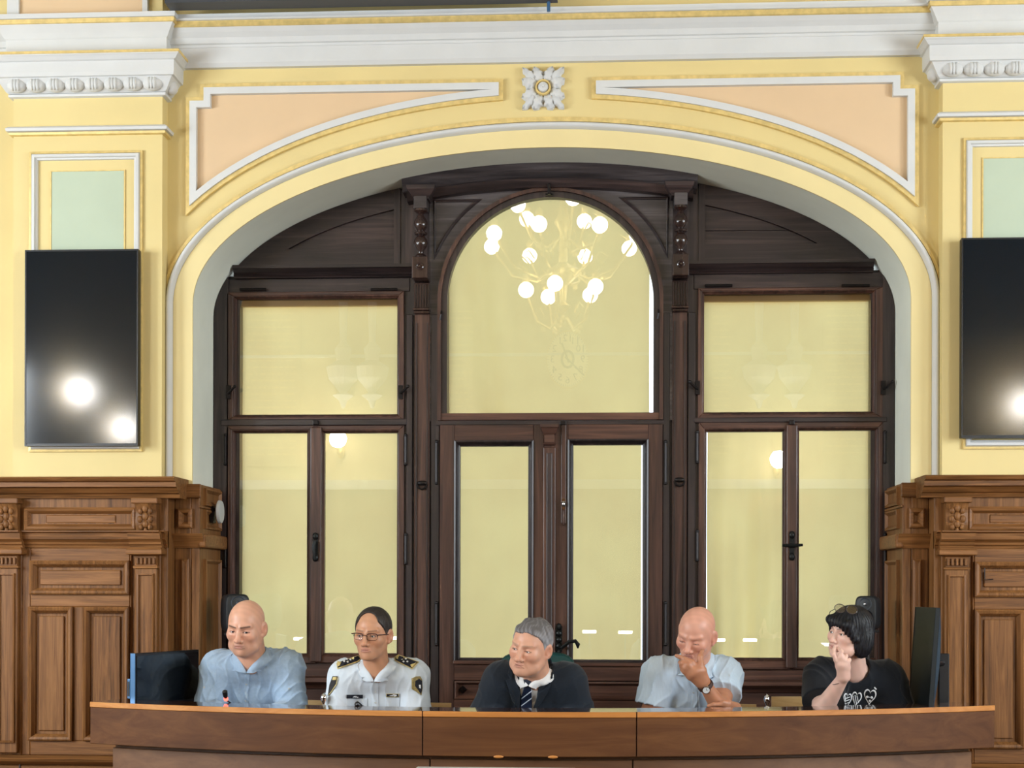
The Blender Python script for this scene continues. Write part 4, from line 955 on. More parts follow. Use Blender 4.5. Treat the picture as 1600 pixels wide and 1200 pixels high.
# ---------------------------------------------------------------- microphones, chrome pieces
def mic(px, py, ex, ey, label, lit, off=.26):
    b = on(tpx(px), off, ZW); t = P(px, py, b.y-.02)
    m = empty('gooseneck_microphone', b, label=label, cat='microphone')
    MB().lathe([(.05, 0), (.05, .012), (.035, .022), (.0, .022)], (b.x, b.y, b.z), 20).build('mic_base', 'black', m, smooth=True)
    tip = Vector((t.x+ex, t.y-.01, t.z+ey)); low_ = Vector((t.x-ex, t.y+.01, t.z-ey))
    MB().tube([b+Vector((0, 0, .02)), (b+low_)/2+Vector((0, .005, 0)), low_-(tip-low_)*.25, low_], .0035, 8).build('gooseneck', 'black', m, smooth=True)
    d = tip-low_
    MB().tube([low_, low_+d*.2, low_+d*.55, low_+d*.9, tip], [.006, .0095, .012, .012, .007], 14).build('mic_head', 'black', m, smooth=True)
    MB().tube([low_-d*.28, low_+d*.02], [.0085, .0105], 14).build('light_ring', 'red' if lit else 'dgrey', m, smooth=True)
mic(352, 1085, 0.0, .018, 'gooseneck microphone with a glowing red ring in front of the bald man in blue', True)
mic(561, 1102, -.014, .011, 'gooseneck microphone with a dark ring in front of the officer', False)
def chrome(px, py, Y, label):
    c_ = P(px, py, Y); z0 = ZW; h = (c_.z-z0)
    o = empty('chrome_finial', (c_.x, Y, z0), label=label, cat='ornament', group=None)
    MB().lathe([(.020, 0), (.020, .004), (.008, .008), (.005, h*.55), (.010, h*.6), (.005, h*.66), (.006, h*.7), (.013, h*.84), (.016, h*.98), (.013, h*1.12), (.006, h*1.19), (.003, h*1.21), (.004, h*1.24), (0, h*1.26)], (c_.x, Y, z0), 20).build('body', 'chrome', o, smooth=True)
    MB().tube([(c_.x-.01, Y, z0+h*.3), (c_.x-.032, Y-.012, z0+h*.26), (c_.x-.05, Y-.016, z0+h*.12)], .004).build('spout', 'chrome', o, smooth=True)
chrome(1198.5, 1092, -.90, 'small chrome fitting on the desk left of the black-haired woman')
chrome(506, 1090, -.95, 'small chrome fitting on the desk beside the officer\'s elbow')
# ---------------------------------------------------------------- chairs
def wooden_chair(px0, px1, py, Y, label):
    a, b = P(px0, py, Y), P(px1, py, Y); z = a.z
    ch = empty('beech_chair', ((a.x+b.x)/2, Y-.22, 0), label=label, cat='chair', group='beech chairs at the desk')
    xm, w_ = (a.x+b.x)/2, (b.x-a.x)/2; m = MB(); N = 12; v = []
    for i in range(N+1):
        u = -1+2*i/N; y = Y-.03*(1-u*u)*-1-.03
        for dz, dy in ((0, 0), (-.34, -.03)): v += [(xm+w_*u, y+dy, z+dz), (xm+w_*u, y+dy+.012, z+dz)]
    m.add(v, [(i*4+p, i*4+q, (i+1)*4+q, (i+1)*4+p) for i in range(N) for p, q in ((0, 1), (1, 3), (3, 2), (2, 0))]+[(0, 2, 3, 1), tuple(N*4+q for q in (1, 3, 2, 0))]).build('backrest', 'beech', ch)
    MB().box(xm-w_, xm+w_, Y-.46, Y-.03, .43, .455).build('seat', 'beech', ch, bevel=.008)
    for i in (-1, 1):
        MB().tube([(xm+i*(w_-.03), Y-.44, 0), (xm+i*(w_-.03), Y-.42, .43)], .013).build('leg', 'dgrey', ch, smooth=True)
        MB().tube([(xm+i*(w_-.03), Y+.02, 0), (xm+i*(w_-.03), Y-.03, .44), (xm+i*(w_-.03), Y-.02, z-.1)], .013).build('leg', 'dgrey', ch, smooth=True)
wooden_chair(366, 507, 1093, -.18, 'pale beech chair mostly hidden by the bald man in blue')
wooden_chair(560, 706, 1097, -.32, 'pale beech chair behind the officer, its back showing at his right side')
wooden_chair(1030, 1181, 1099, -.28, 'pale beech chair mostly hidden by the bald man with the wristwatch')
wooden_chair(1204.5, 1375, 1088, -.26, 'pale beech chair behind the black-haired woman')
# green leather armchair
a, b = P(786, 1019, -.45), P(894, 1019, -.45); ac = empty('armchair', ((a.x+b.x)/2, -.7, 0), label='dark green leather armchair behind the grey-haired man in the suit', cat='chair')
xm, w_, zt = (a.x+b.x)/2, (b.x-a.x)/2+.01, P(800, 1018, -.45).z
N = 16; v = []; fr = MB()
prof_ = []
for i in range(N+1):
    u = -1+2*i/N; top_ = zt-.012*u*u-.03*abs(u)**8; y = -.45-.07*u*u
    v += [(xm+w_*u, y, .48), (xm+w_*u*1.02, y-.03, .8), (xm+w_*u, y-.02, top_-.02), (xm+w_*u, y+.02, top_), (xm+w_*u, y+.06, top_-.02), (xm+w_*u, y+.07, .48)]
MB().add(v, [(i*6+q, i*6+(q+1) % 6, (i+1)*6+(q+1) % 6, (i+1)*6+q) for i in range(N) for q in range(6)]+[(5, 4, 3, 2, 1, 0), tuple(N*6+q for q in range(6))]).build('backrest', 'leather', ac, smooth='all')
MB().box(xm-.26, xm+.26, -.98, -.46, .40, .50).build('seat', 'leather', ac, bevel=.04, seg=3, smooth=True)
for i in (-1, 1): MB().box(xm+i*.29-.035, xm+i*.29+.035, -.92, -.46, .42, .66).build('armrest', 'leather', ac, bevel=.03, seg=3, smooth=True)
for i in (-1, 1):
    for y in (-.92, -.5): MB().box(xm+i*.24-.025, xm+i*.24+.025, y-.025, y+.025, 0, .41).build('leg', 'tn', ac, bevel=.004)
# ---------------------------------------------------------------- the hall behind the camera, seen mirrored in the panes
YG = YF+.034
def V(px, py, yreal):                                 # pixel of a reflection -> point in the hall at depth yreal
    p = P(px, py, 2*YG-yreal); return Vector((p.x, yreal, p.z))
cy = -7.6
ch = empty('chandelier', V(880, 505, cy), label='brass chandelier with two tiers of round white globes reflected in the arched pane', cat='chandelier')
cx = V(880, 400, cy).x; zc = lambda py: V(880, py, cy).z
zr, zl, zbt = zc(378), zc(455), zc(505)
m = MB().lathe([(.0, zbt), (.03, zbt+.02), (.012, zbt+.08), (.05, zbt+.13), (.09, zbt+.17), (.03, zbt+.22), (.05, zbt+.4), (.16, zbt+.5), (.18, zbt+.56), (.05, zbt+.64), (.04, zr+.1), (.10, zr+.2), (.05, zr+.3), (.025, zr+.6), (.025, RZ-.1), (.12, RZ-.04), (.12, RZ)], (cx, cy, 0), 20)
m.build('stem', 'brass', ch, smooth=True)
def globes(n, R, z, ph, rg):
    for i in range(n):
        a = 2*PI*i/n+ph; d = Vector((math.cos(a), math.sin(a), 0)); c0 = Vector((cx, cy, 0))
        pts = [c0+d*.05+Vector((0, 0, z-.30)), c0+d*R*.35+Vector((0, 0, z-.42)), c0+d*R*.7+Vector((0, 0, z-.34)), c0+d*R*.93+Vector((0, 0, z-.1)), c0+d*R*.98+Vector((0, 0, z+.10)), c0+d*R*.85+Vector((0, 0, z+.15))]
        am = MB().tube(pts, [.016, .016, .014, .012, .011, .010]).ball(c0+d*R*.55+Vector((0, 0, z-.42)), .03, 10, 6)
        am.tube([c0+d*R*.5+Vector((0, 0, z-.28)), c0+d*R*.62+Vector((0, 0, z-.2)), c0+d*R*.5+Vector((0, 0, z-.14)), c0+d*R*.42+Vector((0, 0, z-.22))], .008)
        am.build('arm', 'brass', ch, smooth=True)
        g = c0+d*R+Vector((0, 0, z))
        MB().ball(g, rg, 16, 10).build('globe', 'globe', ch, smooth='all'); MB().lathe([(.0, rg), (.035, rg), (.04, rg+.05), (.01, rg+.09), (0, rg+.09)], g, 12).build('lamp_holder', 'brass', ch, smooth=True)
globes(8, .82, zr, .28, .085); globes(5, .40, zl, .5, .085); globes(5, .55, zr+.33, .1, .085)
# wall clock on the far wall
q = V(887, 562, RY+.06); ck = empty('wall_clock', q, label='oval cream wall clock reflected low in the arched pane', cat='clock')
e_ = V(919, 562, RY+.06); t_ = V(887, 519, RY+.06); rx, rz_ = abs(e_.x-q.x), t_.z-q.z
def oval(k, n=48): return [(q.x+rx*k*math.cos(2*PI*i/n), q.z+rz_*k*math.sin(2*PI*i/n)) for i in range(n)]
MB().prism(oval(1.06), RY+.001, RY+.05).build('clock_rim', 'brass', ck); MB().prism(oval(1.0), RY+.045, RY+.056).build('clock_face', 'clock', ck)
mk = MB()
for i in range(60):
    a = 2*PI*i/60; r0, r1 = (.90, .97); mk.box(-.004, .004, 0, .004, 0, .03, Matrix.Translation((q.x+rx*.94*math.sin(a), RY+.056, q.z+rz_*.94*math.cos(a))) @ Matrix.Rotation(-a, 4, 'Y') if False else Matrix.Translation((q.x+rx*.93*math.sin(a), RY+.056, q.z+rz_*.93*math.cos(a))) @ Matrix.Rotation(a, 4, 'Y'))
tag(mk.build('minute_marks', 'clockd', ck), kind='stuff')
def text(s, loc, size, m_, par, rot=(PI/2, 0, 0), ext=.002, name='numeral', align='CENTER', bold=0):
    cu = bpy.data.curves.new(name, 'FONT'); cu.body = s; cu.size = size; cu.extrude = ext; cu.align_x = align; cu.align_y = 'CENTER'; cu.offset = bold; cu.resolution_u = 3
    o = bpy.data.objects.new(name, cu); C.objects.link(o); o.location = loc; o.rotation_euler = rot
    dg = bpy.context.evaluated_depsgraph_get(); me = bpy.data.meshes.new_from_object(o.evaluated_get(dg)); bpy.data.objects.remove(o)
    o2 = bpy.data.objects.new(name, me); C.objects.link(o2); o2.location = loc; o2.rotation_euler = rot; me.materials.clear(); me.materials.append(M[m_] if isinstance(m_, str) else m_)
    put(o2, par); return o2
for h in range(1, 13):
    a = 2*PI*h/12; text(str(h), (q.x-rx*.74*math.sin(a), RY+.058, q.z+rz_*.76*math.cos(a)), .15, 'clockd', ck, (PI/2, 0, PI))
MB().sweep(oval(.34), [(0, 0), (0, .008), (.035, .008), (.035, 0)], True, RY+.056).build('chapter_ring', 'clockd', ck)
for ang, L in ((-.35, .26), (2.35, .34)):
    MB().box(-.014, .014, 0, .006, -.05, L, Matrix.Translation((q.x, RY+.064, q.z)) @ Matrix.Rotation(ang, 4, 'Y')).build('clock_hand', 'clockd', ck)
# far wall ornament: dado line, string course, tablets, hanging plaster drops, wall lamps
fw = bpy.data.objects['wall_front']; YB = RY+.02
zs = V(490, 557, YB).z; zd = V(425, 765, YB).z
def fbx(x0, x1, z0, z1, d, nm, m_): o = MB().box(x0, x1, RY, RY+d, z0, z1).build(nm, m_); put(o, fw); return o
fbx(-RX, RX, zs-.02, zs+.02, .06, 'string_course', 'white'); fbx(-RX, RX, zd, zd+.14, .09, 'dado_rail', 'white'); fbx(-RX, RX, 0, zd, .05, 'oak_dado', 'oakv')
for px0, px1 in ((380, 470), (697, 745), (1108, 1150), (1285, 1364)):
    a, b = V(px0, 600, YB).x, V(px1, 600, YB).x; x0, x1 = min(a, b), max(a, b); z0, z1 = zd+.35, V(400, 478, YB).z
    fbx(x0, x1, z0, z1, .03, 'marble_tablet', 'tablet'); m = MB()
    for k in range(22):
        z = z1-.12-k*(z1-z0-.2)/22
        x = x0+.06
        while x < x1-.1:
            L = random.uniform(.03, .12); m.box(x, min(x+L, x1-.05), RY+.03, RY+.034, z-.012, z+.012); x += L+.03
    o = m.build('engraved_row', 'gold'); put(o, fw); o['kind'] = 'stuff'
for px in (538, 583, 1185, 1240):
    xp = V(px, 600, YB).x; m = MB(); zt_, zb_ = V(px, 475, YB).z, V(px, 640, YB).z
    m.lathe([(0, zb_), (.03, zb_+.02), (.06, zb_+.12), (.16, zb_+.2), (.05, zb_+.24), (.22, zb_+.45), (.26, zb_+.62), (.10, zb_+.72), (.13, zb_+.9), (.05, zb_+1.0), (.07, zt_), (0, zt_)], (xp, RY+.12, 0), 14)
    o = m.build('plaster_drop', 'white'); put(o, fw)
def sconce(p, wallx, label):
    s_ = empty('wall_lamp', p, label=label, cat='lamp'); 
    MB().ball(p, .13, 18, 12).build('globe', 'globe2', s_, smooth='all')
    base = Vector(wallx)
    MB().tube([base, (base+p)/2+Vector((0, 0, -.14)), p+Vector((0, 0, -.2)), p+Vector((0, 0, -.12))], .016).ball(base, (.06, .06, .12), 12, 8).build('bracket', 'brass', s_, smooth=True)
p = V(528, 686, RY+.3); sconce(p, (p.x, RY+.03, p.z-.15), 'round globe wall lamp on the far wall, seen mirrored in the lower left pane')
p = V(1217, 718, RY+.3); sconce(p, (p.x, RY+.03, p.z-.15), 'round globe wall lamp on the far wall, seen mirrored in the lower right pane')
for x, y, z, lb in ((-6.16, -10.86, 3.77, 'globe wall lamp on the left wall, mirrored in the middle of the left display'), (-6.16, -12.63, 3.49, 'globe wall lamp on the left wall, mirrored at the foot of the left display'), (6.05, -13.7, 3.88, 'globe wall lamp on the right wall, mirrored in the right display')):
    sconce(Vector((x, y, z)), (math.copysign(RX-.03, x), y, z-.15), lb)
# small lit reading lamps on the councillors' desks
for i, (px, py) in enumerate(((470, 998), (617, 997), (921, 987), (977, 988), (1122, 1000), (1172, 1000), (1294, 1007))):
    lb = ('right of the bald man in blue', 'behind the ear of the officer', 'in the right door leaf, left of two', 'in the right door leaf, right of two', 'behind the ear of the man with the watch', 'left of the astragal right of the man with the watch', 'in front of the mouth of the woman')[i]
    p = V(px, py, -10.5-.3*(i % 3)); L = .09
    l_ = empty('reading_lamp', (p.x, p.y, 0), label='reading lamp mirrored '+lb, cat='lamp', group='reading lamps on the councillor desks')
    MB().box(p.x-L, p.x+L, p.y-.03, p.y+.03, p.z-.02, p.z+.02).build('lamp_head', 'globe', l_, bevel=.008)
    MB().tube([(p.x, p.y-.03, p.z-.02), (p.x, p.y-.08, p.z-.12), (p.x, p.y-.08, .0)], .010).lathe([(.09, 0), (.09, .02), (0, .03)], (p.x, p.y-.08, 0), 16).build('lamp_stem', 'steel', l_, smooth=True)
# ---------------------------------------------------------------- people: distance-field modelling
f32 = np.float32
def npv(v): return np.array(v, dtype=f32)
def ln(v): return np.sqrt((v*v).sum(-1))
def smin(a, b, k):
    if k <= 0: return np.minimum(a, b)
    h = np.clip(.5+.5*(b-a)/k, 0, 1); return b*(1-h)+a*h-k*h*(1-h)
def ssub(a, b, k): return -smin(-a, b, k)             # a minus b
def smax(a, b, k): return -smin(-a, -b, k)
def sph(p, c, r): return ln(p-npv(c))-f32(r)
def elp(p, c, r, R=None):
    q = p-npv(c)
    if R is not None: q = q @ R
    r = npv(r); k0 = ln(q/r); k1 = ln(q/(r*r)); return k0*(k0-1)/np.maximum(k1, 1e-6)
def cone(p, a, b, ra, rb):                            # tapered capsule
    a, b = npv(a), npv(b); d = b-a; t = np.clip(((p-a) @ d)/f32((d*d).sum()+1e-9), 0, 1)
    return ln(p-a-t[..., None]*d)-(f32(ra)+t*f32(rb-ra))
def rotm(yaw, pitch=0, roll=0):
    return np.array(Matrix.Rotation(yaw, 3, 'Z') @ Matrix.Rotation(pitch, 3, 'X') @ Matrix.Rotation(roll, 3, 'Y'), dtype=f32)
CORN = [(i, j, k) for i in (0, 1) for j in (0, 1) for k in (0, 1)]
def mesh_sdf(f, lo, hi, h, slack=1.7):
    B = 8; lo = np.array(lo, f32); n = np.ceil((np.array(hi)-lo)/(h*B)).astype(int); N = n*B
    D = np.empty(tuple(N), f32)
    ax = [lo[i]+h*(B*np.arange(n[i])+(B-1)/2) for i in range(3)]
    cc = np.stack(np.meshgrid(*ax, indexing='ij'), -1).astype(f32); dc = f(cc.reshape(-1, 3)).reshape(tuple(n))
    D[:] = np.repeat(np.repeat(np.repeat(np.sign(dc)*1.0, B, 0), B, 1), B, 2)
    act = np.argwhere(np.abs(dc) < h*B*.87*slack)
    o = np.arange(B)*h; loc = np.stack(np.meshgrid(o, o, o, indexing='ij'), -1).reshape(-1, 3).astype(f32)
    for s in range(0, len(act), 400):
        a = act[s:s+400]; base = lo+a*(h*B); p = (base[:, None, :]+loc[None]).astype(f32); d = f(p.reshape(-1, 3)).reshape(len(a), B, B, B)
        for q, (i, j, k) in enumerate(a): D[i*B:i*B+B, j*B:j*B+B, k*B:k*B+B] = d[q]
    S = D < 0
    c = np.zeros(tuple(N-1), np.int8)
    for i, j, k in CORN: c += S[i:N[0]-1+i, j:N[1]-1+j, k:N[2]-1+k]
    cells = np.argwhere((c > 0) & (c < 8))
    acc = np.zeros((len(cells), 3), f32); cnt = np.zeros(len(cells), f32)
    cv = np.stack([D[cells[:, 0]+i, cells[:, 1]+j, cells[:, 2]+k] for i, j, k in CORN], 1)
    for a in range(8):
        for b in range(a+1, 8):
            df = np.array(CORN[b])-np.array(CORN[a])
            if abs(df).sum() != 1: continue
            va, vb = cv[:, a], cv[:, b]; m = (va < 0) != (vb < 0)
            t = np.where(m, va/np.where(m, va-vb, 1), 0)
            acc += np.where(m[:, None], np.array(CORN[a], f32)+t[:, None]*df.astype(f32), 0); cnt += m
    V_ = lo+(cells+acc/cnt[:, None])*h
    idx = np.full(tuple(N), -1, np.int32); idx[cells[:, 0], cells[:, 1], cells[:, 2]] = np.arange(len(cells))
    quads = []
    for ax_ in range(3):
        u, v = (ax_+1) % 3, (ax_+2) % 3
        sl0 = [slice(1, -1)]*3; sl1 = [slice(1, -1)]*3; sl0[ax_] = slice(0, -1); sl1[ax_] = slice(1, None)
        a, b = S[tuple(sl0)], S[tuple(sl1)]
        for inside, flip in (((a & ~b), False), ((~a & b), True)):
            e = np.argwhere(inside); off = np.ones(3, int); off[ax_] = 0; e = e+off
            eu = np.zeros(3, int); eu[u] = 1; ev = np.zeros(3, int); ev[v] = 1
            q = np.stack([idx[tuple((e-eu-ev).T)], idx[tuple((e-ev).T)], idx[tuple(e.T)], idx[tuple((e-eu).T)]], 1)
            quads.append(q[:, ::-1] if flip else q)
    Q = np.concatenate(quads); Q = Q[(Q >= 0).all(1)]
    return V_, Q
def relax(V_, Q, n=2, k=.5):                          # soft smoothing of the voxel steps
    E = np.concatenate([Q[:, [0, 1]], Q[:, [1, 2]], Q[:, [2, 3]], Q[:, [3, 0]]])
    for _ in range(n):
        s = np.zeros_like(V_); c = np.zeros(len(V_), f32)
        for i in range(3): s[:, i] = np.bincount(E[:, 0], V_[E[:, 1], i], len(V_))
        c = np.bincount(E[:, 0], minlength=len(V_)).astype(f32)
        V_ = V_*(1-k)+k*s/np.maximum(c, 1)[:, None]
    return V_.astype(f32)
def np_mesh(name, V_, Q, m, parent=None, col=None, loc=None):
    me = bpy.data.meshes.new(name); V_ = V_.copy()
    if loc is not None: V_ = V_-npv(loc)
    me.vertices.add(len(V_)); me.vertices.foreach_set('co', V_.astype(f32).ravel()); nq = Q.shape[1]
    me.loops.add(Q.size); me.loops.foreach_set('vertex_index', Q.astype(np.int32).ravel()); me.polygons.add(len(Q))
    me.polygons.foreach_set('loop_start', np.arange(0, Q.size, nq, dtype=np.int32)); me.polygons.foreach_set('use_smooth', np.ones(len(Q), bool))
    me.update(calc_edges=True); me.validate()
    if col is not None:
        at = me.color_attributes.new('Col', 'FLOAT_COLOR', 'POINT'); c4 = np.ones((len(V_), 4), f32); c4[:, :3] = col; at.data.foreach_set('color', c4.ravel())
    me.materials.append(M[m] if isinstance(m, str) else m)
    o = bpy.data.objects.new(name, me); C.objects.link(o)
    if loc is not None: o.location = loc
    if parent is not None:
        if loc is None: put(o, parent)
        else: put(o, parent)
    return o
def attr_mat(name, rough=.45, sss=0.0, spec=.4, bump=0, bscale=300):
    m = bpy.data.materials.new(name); m.use_nodes = True; nt = m.node_tree; b = nt.nodes['Principled BSDF']
    a = nt.nodes.new('ShaderNodeAttribute'); a.attribute_name = 'Col'; nt.links.new(a.outputs['Color'], b.inputs['Base Color'])
    b.inputs['Roughness'].default_value = rough; b.inputs['Specular IOR Level'].default_value = spec
    if sss: b.inputs['Subsurface Weight'].default_value = sss; b.inputs['Subsurface Radius'].default_value = (.008, .003, .0015); b.inputs['Subsurface Scale'].default_value = 1
    if bump:
        tc = nt.nodes.new('ShaderNodeTexCoord'); n = nt.nodes.new('ShaderNodeTexNoise'); n.inputs['Scale'].default_value = bscale; nt.links.new(tc.outputs['Object'], n.inputs[0])
        bp = nt.nodes.new('ShaderNodeBump'); bp.inputs['Strength'].default_value = bump; bp.inputs['Distance'].default_value = .002; nt.links.new(n.outputs[0], bp.inputs['Height']); nt.links.new(bp.outputs[0], b.inputs['Normal'])
    return m
M['skin'] = attr_mat('skin', .42, .12, .4); M['eye'] = attr_mat('eye', .08, 0, .6); M['hair'] = attr_mat('hair', .5, 0, .35)
def head_field(o):                                    # o: dict of traits; coordinates: face towards -y, height .235 centred on 0
    g = lambda k, d=0: o.get(k, d)
    jow, jaw, fat = g('jowl'), g('jaw', 1), g('fat')
    def f(p):
        x = np.abs(p[:, 0]); q = np.stack([x, p[:, 1], p[:, 2]], 1)      # mirrored half
        d = elp(q, (0, .010, .030), (.0765, .0985, .0875))
        d = smin(d, elp(q, (0, -.018, -.030), (.066+fat*.004, .071, .085)), .03)
        d = smin(d, cone(q, (.045*jaw, -.004, -.056), (.016*jaw, -.068, -.096), .021+fat*.004, .0195), .025)
        d = smin(d, sph(q, (0, -.077, -.0975), .0195), .014)
        if fat: d = smin(d, elp(q, (0, -.040, -.100), (.040, .040, .026)), .02*fat+.002)
        if jow: d = smin(d, sph(q, (.043, -.040, -.078), .022+.006*jow), .02)
        d = smin(d, cone(q, (.012, -.0855, .021), (.046, -.068, .023), .0095+g('brow')*.002, .009), .012)
        d = smin(d, sph(q, (.044, -.058, -.024), .024), .022)
        d = smin(d, elp(q, (0, -.072, -.066), (.032, .022, .027)), .02)
        d = ssub(d, elp(q, (.032, -.101, .0005), (.0195, .018, .0125)), .012)
        d = smin(d, sph(q, (.0315, -.0735, -.002), .0138), .004)
        if g('bags'): d = smin(d, elp(q, (.032, -.079, -.017), (.014, .008, .006)), .006)
        nw = g('nose', 1)
        d = smin(d, cone(q, (0, -.085, .012), (0, -.105, -.032), .0085, .0115*nw), .009)
        d = smin(d, sph(q, (0, -.1105-.002*g('nose_len'), -.037), .0115*nw), .006)
        d = smin(d, sph(q, (.0135*nw, -.098, -.0415), .0088*nw), .006)
        d = ssub(d, sph(q, (.0068, -.107, -.0495), .0042), .003)
        lw = g('mouth', 1)
        d = smin(d, elp(q, (0, -.0925, -.0615), (.025*lw, .0068, .0050)), .005)
        d = smin(d, elp(q, (0, -.0920, -.0712), (.023*lw, .0072, .0058)), .005)
        mz = -.0665-g('frown')*12*x*x
        d = ssub(d, elp(np.stack([x, p[:, 1], p[:, 2]-mz-.0665], 1), (0, -.1005, -.0665), (.027*lw, .008, .0015)), .002)
        if g('folds'): d = ssub(d, cone(q, (.0205, -.099, -.046), (.033, -.087, -.074), .0035, .003), .007*g('folds'))
        if g('folds', 0) > .8:
            for zf in (.045, .057): d = ssub(d, elp(q, (0, -.094, zf), (.04, .006, .0012)), .004)
        oz = g('slit_dz')
        d = ssub(d, elp(q, (.0318, -.0890, -.0028+oz), (.0122, .009, g('open', .0042))), .0012)
        RE = rotm(-.35, 0, 0)
        e = elp(q, (.0815, .012, -.007), (.0092, .0205, .034), RE); e = ssub(e, elp(q, (.0905, .004, -.005), (.0080, .0115, .019), RE), .004)
        e = smin(e, sph(q, (.0755, .000, -.036), .0090), .008)
        d = smin(d, e, .006)
        return d
    return f
def seg2(q, a, b):
    a, b = npv(a), npv(b); d = b-a; t = np.clip(((q-a) @ d)/f32((d*d).sum()), 0, 1); return ln(q-a-t[:, None]*d), t
def head_colour(q, o, base):                          # colouring of the skin: lips, brows, blush, stubble, darker lip line and eye sockets
    c = np.tile(npv(base), (len(q), 1)); ax = np.abs(q[:, 0]); qm = np.stack([ax, q[:, 1], q[:, 2]], 1)
    def mixc(m, col): 
        nonlocal c
        m = np.clip(m, 0, 1)[:, None]; c = c*(1-m)+npv(col)*m
    front = q[:, 1] < -.03
    rd = npv(base)*npv((1.0, .74, .70))
    mixc(.55*o.get('blush', .6)*np.exp(-((ln(qm-npv((.042, -.075, -.032)))/.022)**2)), rd)
    mixc(.5*o.get('blush', .6)*np.exp(-((ln(qm-npv((0, -.115, -.038)))/.014)**2)), rd)
    mixc(.5*np.exp(-((ln(qm-npv((.078, .01, -.01)))/.03)**2)), rd)
    if 'stubble' in o:
        s, k = o['stubble']; dj = np.minimum(seg2(qm, (.052, -.02, -.05), (.02, -.085, -.098))[0], seg2(qm, (0, -.095, -.055), (.026, -.09, -.075))[0])
        m = np.clip(1-dj/.03, 0, 1)*(q[:, 2] < -.035)*(q[:, 1] < .0); mixc(k*m, s)
    if 'scalp' in o:
        s, k = o['scalp']; m = np.clip((q[:, 1]+.015)/.03, 0, 1)*np.clip((.075-q[:, 2])/.04, 0, 1)*np.clip((q[:, 2]+.05)/.03, 0, 1)*(ln(qm-npv((.0775, .008, -.01))) > .03); mixc(k*m, s)
    lip = o.get('lip', (.42, .17, .15)); d = np.minimum(np.abs(q[:, 2]+.0615)-.0048*np.clip(1-(ax/.026)**2, 0, 1), np.abs(q[:, 2]+.0715)-.0055*np.clip(1-(ax/.021)**2, 0, 1))
    mixc(.5*(d < .0003)*(ax < .0265)*(q[:, 1] < -.084), lip)
    mixc(.6*(np.abs(q[:, 2]+.0665+o.get('frown', 0)*12*ax*ax) < .0014)*(ax < .0265)*(q[:, 1] < -.082), npv(lip)*.5)
    bc, bk, bt = o.get('browc', ((.08, .05, .04), .8, .0055)); db, t = seg2(qm[:, [0, 2]], (.013, .0205), (.047, .0235)); arch = .003*np.sin(PI*np.clip(t, 0, 1))
    db = np.sqrt(np.maximum(0, (np.abs(db)-arch*0)**2)); mixc(bk*np.clip(1.6-1.6*db/bt, 0, 1)*(q[:, 1] < -.05), bc)
    oz, op = o.get('slit_dz', 0), o.get('open', .0042); ex, ez = (ax-.0318)/.0128, (q[:, 2]+.0028-oz)/(op+.0012)
    r = ex*ex+ez*ez; lidm = (r < 1.6)*(q[:, 1] < -.07)*(q[:, 1] > -.095); mixc(.75*lidm*(ez > -.1)+.35*lidm*(ez <= -.1), (.10, .05, .04))
    es = np.exp(-((ln(qm-npv((.030, -.083, .004)))/.013)**2)); mixc(.25*es*o.get('sock', 1), npv(base)*npv((.72, .58, .54)))
    return c
def eye_mesh(name, c, R, hs, gaze, iris, parent):
    m = MB().ball((0, 0, 0), .0123*hs, 32, 22); v = np.array(m.v, f32); g = npv(gaze); g = g/np.linalg.norm(g)
    d = (v/np.linalg.norm(v, axis=1)[:, None]) @ g; col = np.tile(npv((.80, .76, .72)), (len(v), 1)); col[d > .86] = iris; col[d > .965] = (.01, .01, .01)
    v = v+npv(c); me = bpy.data.meshes.new(name); me.from_pydata([tuple(p) for p in v], [], m.f); me.polygons.foreach_set('use_smooth', [True]*len(me.polygons))
    at = me.color_attributes.new('Col', 'FLOAT_COLOR', 'POINT'); c4 = np.ones((len(v), 4), f32); c4[:, :3] = col; at.data.foreach_set('color', c4.ravel()); me.materials.append(M['eye'])
    o = bpy.data.objects.new(name, me); C.objects.link(o); put(o, parent); return o
def folds(p, ph=0, amp=.004, k=1.0):                  # cloth wrinkles as ridged waves
    w_ = p+.035*np.sin(p[:, [1, 2, 0]]*14+ph)+.012*np.sin(p[:, [2, 0, 1]]*37+ph*1.7)
    a = 1-np.abs(np.sin(w_ @ npv((40*k, 12*k, 17*k))+ph)); b = 1-np.abs(np.sin(w_ @ npv((-31*k, 14*k, 26*k))+ph*2.1)); c = 1-np.abs(np.sin(w_ @ npv((52*k, 8, -7*k))+ph*.7))
    m = np.clip(.5+.8*np.sin(p @ npv((9, 7, 13))+ph*3), 0, 1); n_ = np.clip(.5+.9*np.sin(p @ npv((-11, 9, 8))+ph), 0, 1)
    return amp*(a**2.5*.8*m+b**2.5*.8*(1-m)*n_+c**3*.55*(1-n_*.6))
def trace(f, px, py, y0=-1.7, n=70):                  # camera ray -> first hit with the field
    dirs = np.array([ray(a, b).normalized() for a, b in zip(px, py)], f32); o = npv(CAM)
    t = (f32(y0)-o[1])/dirs[:, 1]
    for _ in range(n):
        d = f(o+dirs*t[:, None]); t = t+np.clip(d, -.02, .05)*.75
    return o+dirs*t[:, None], dirs, np.abs(d) < .004
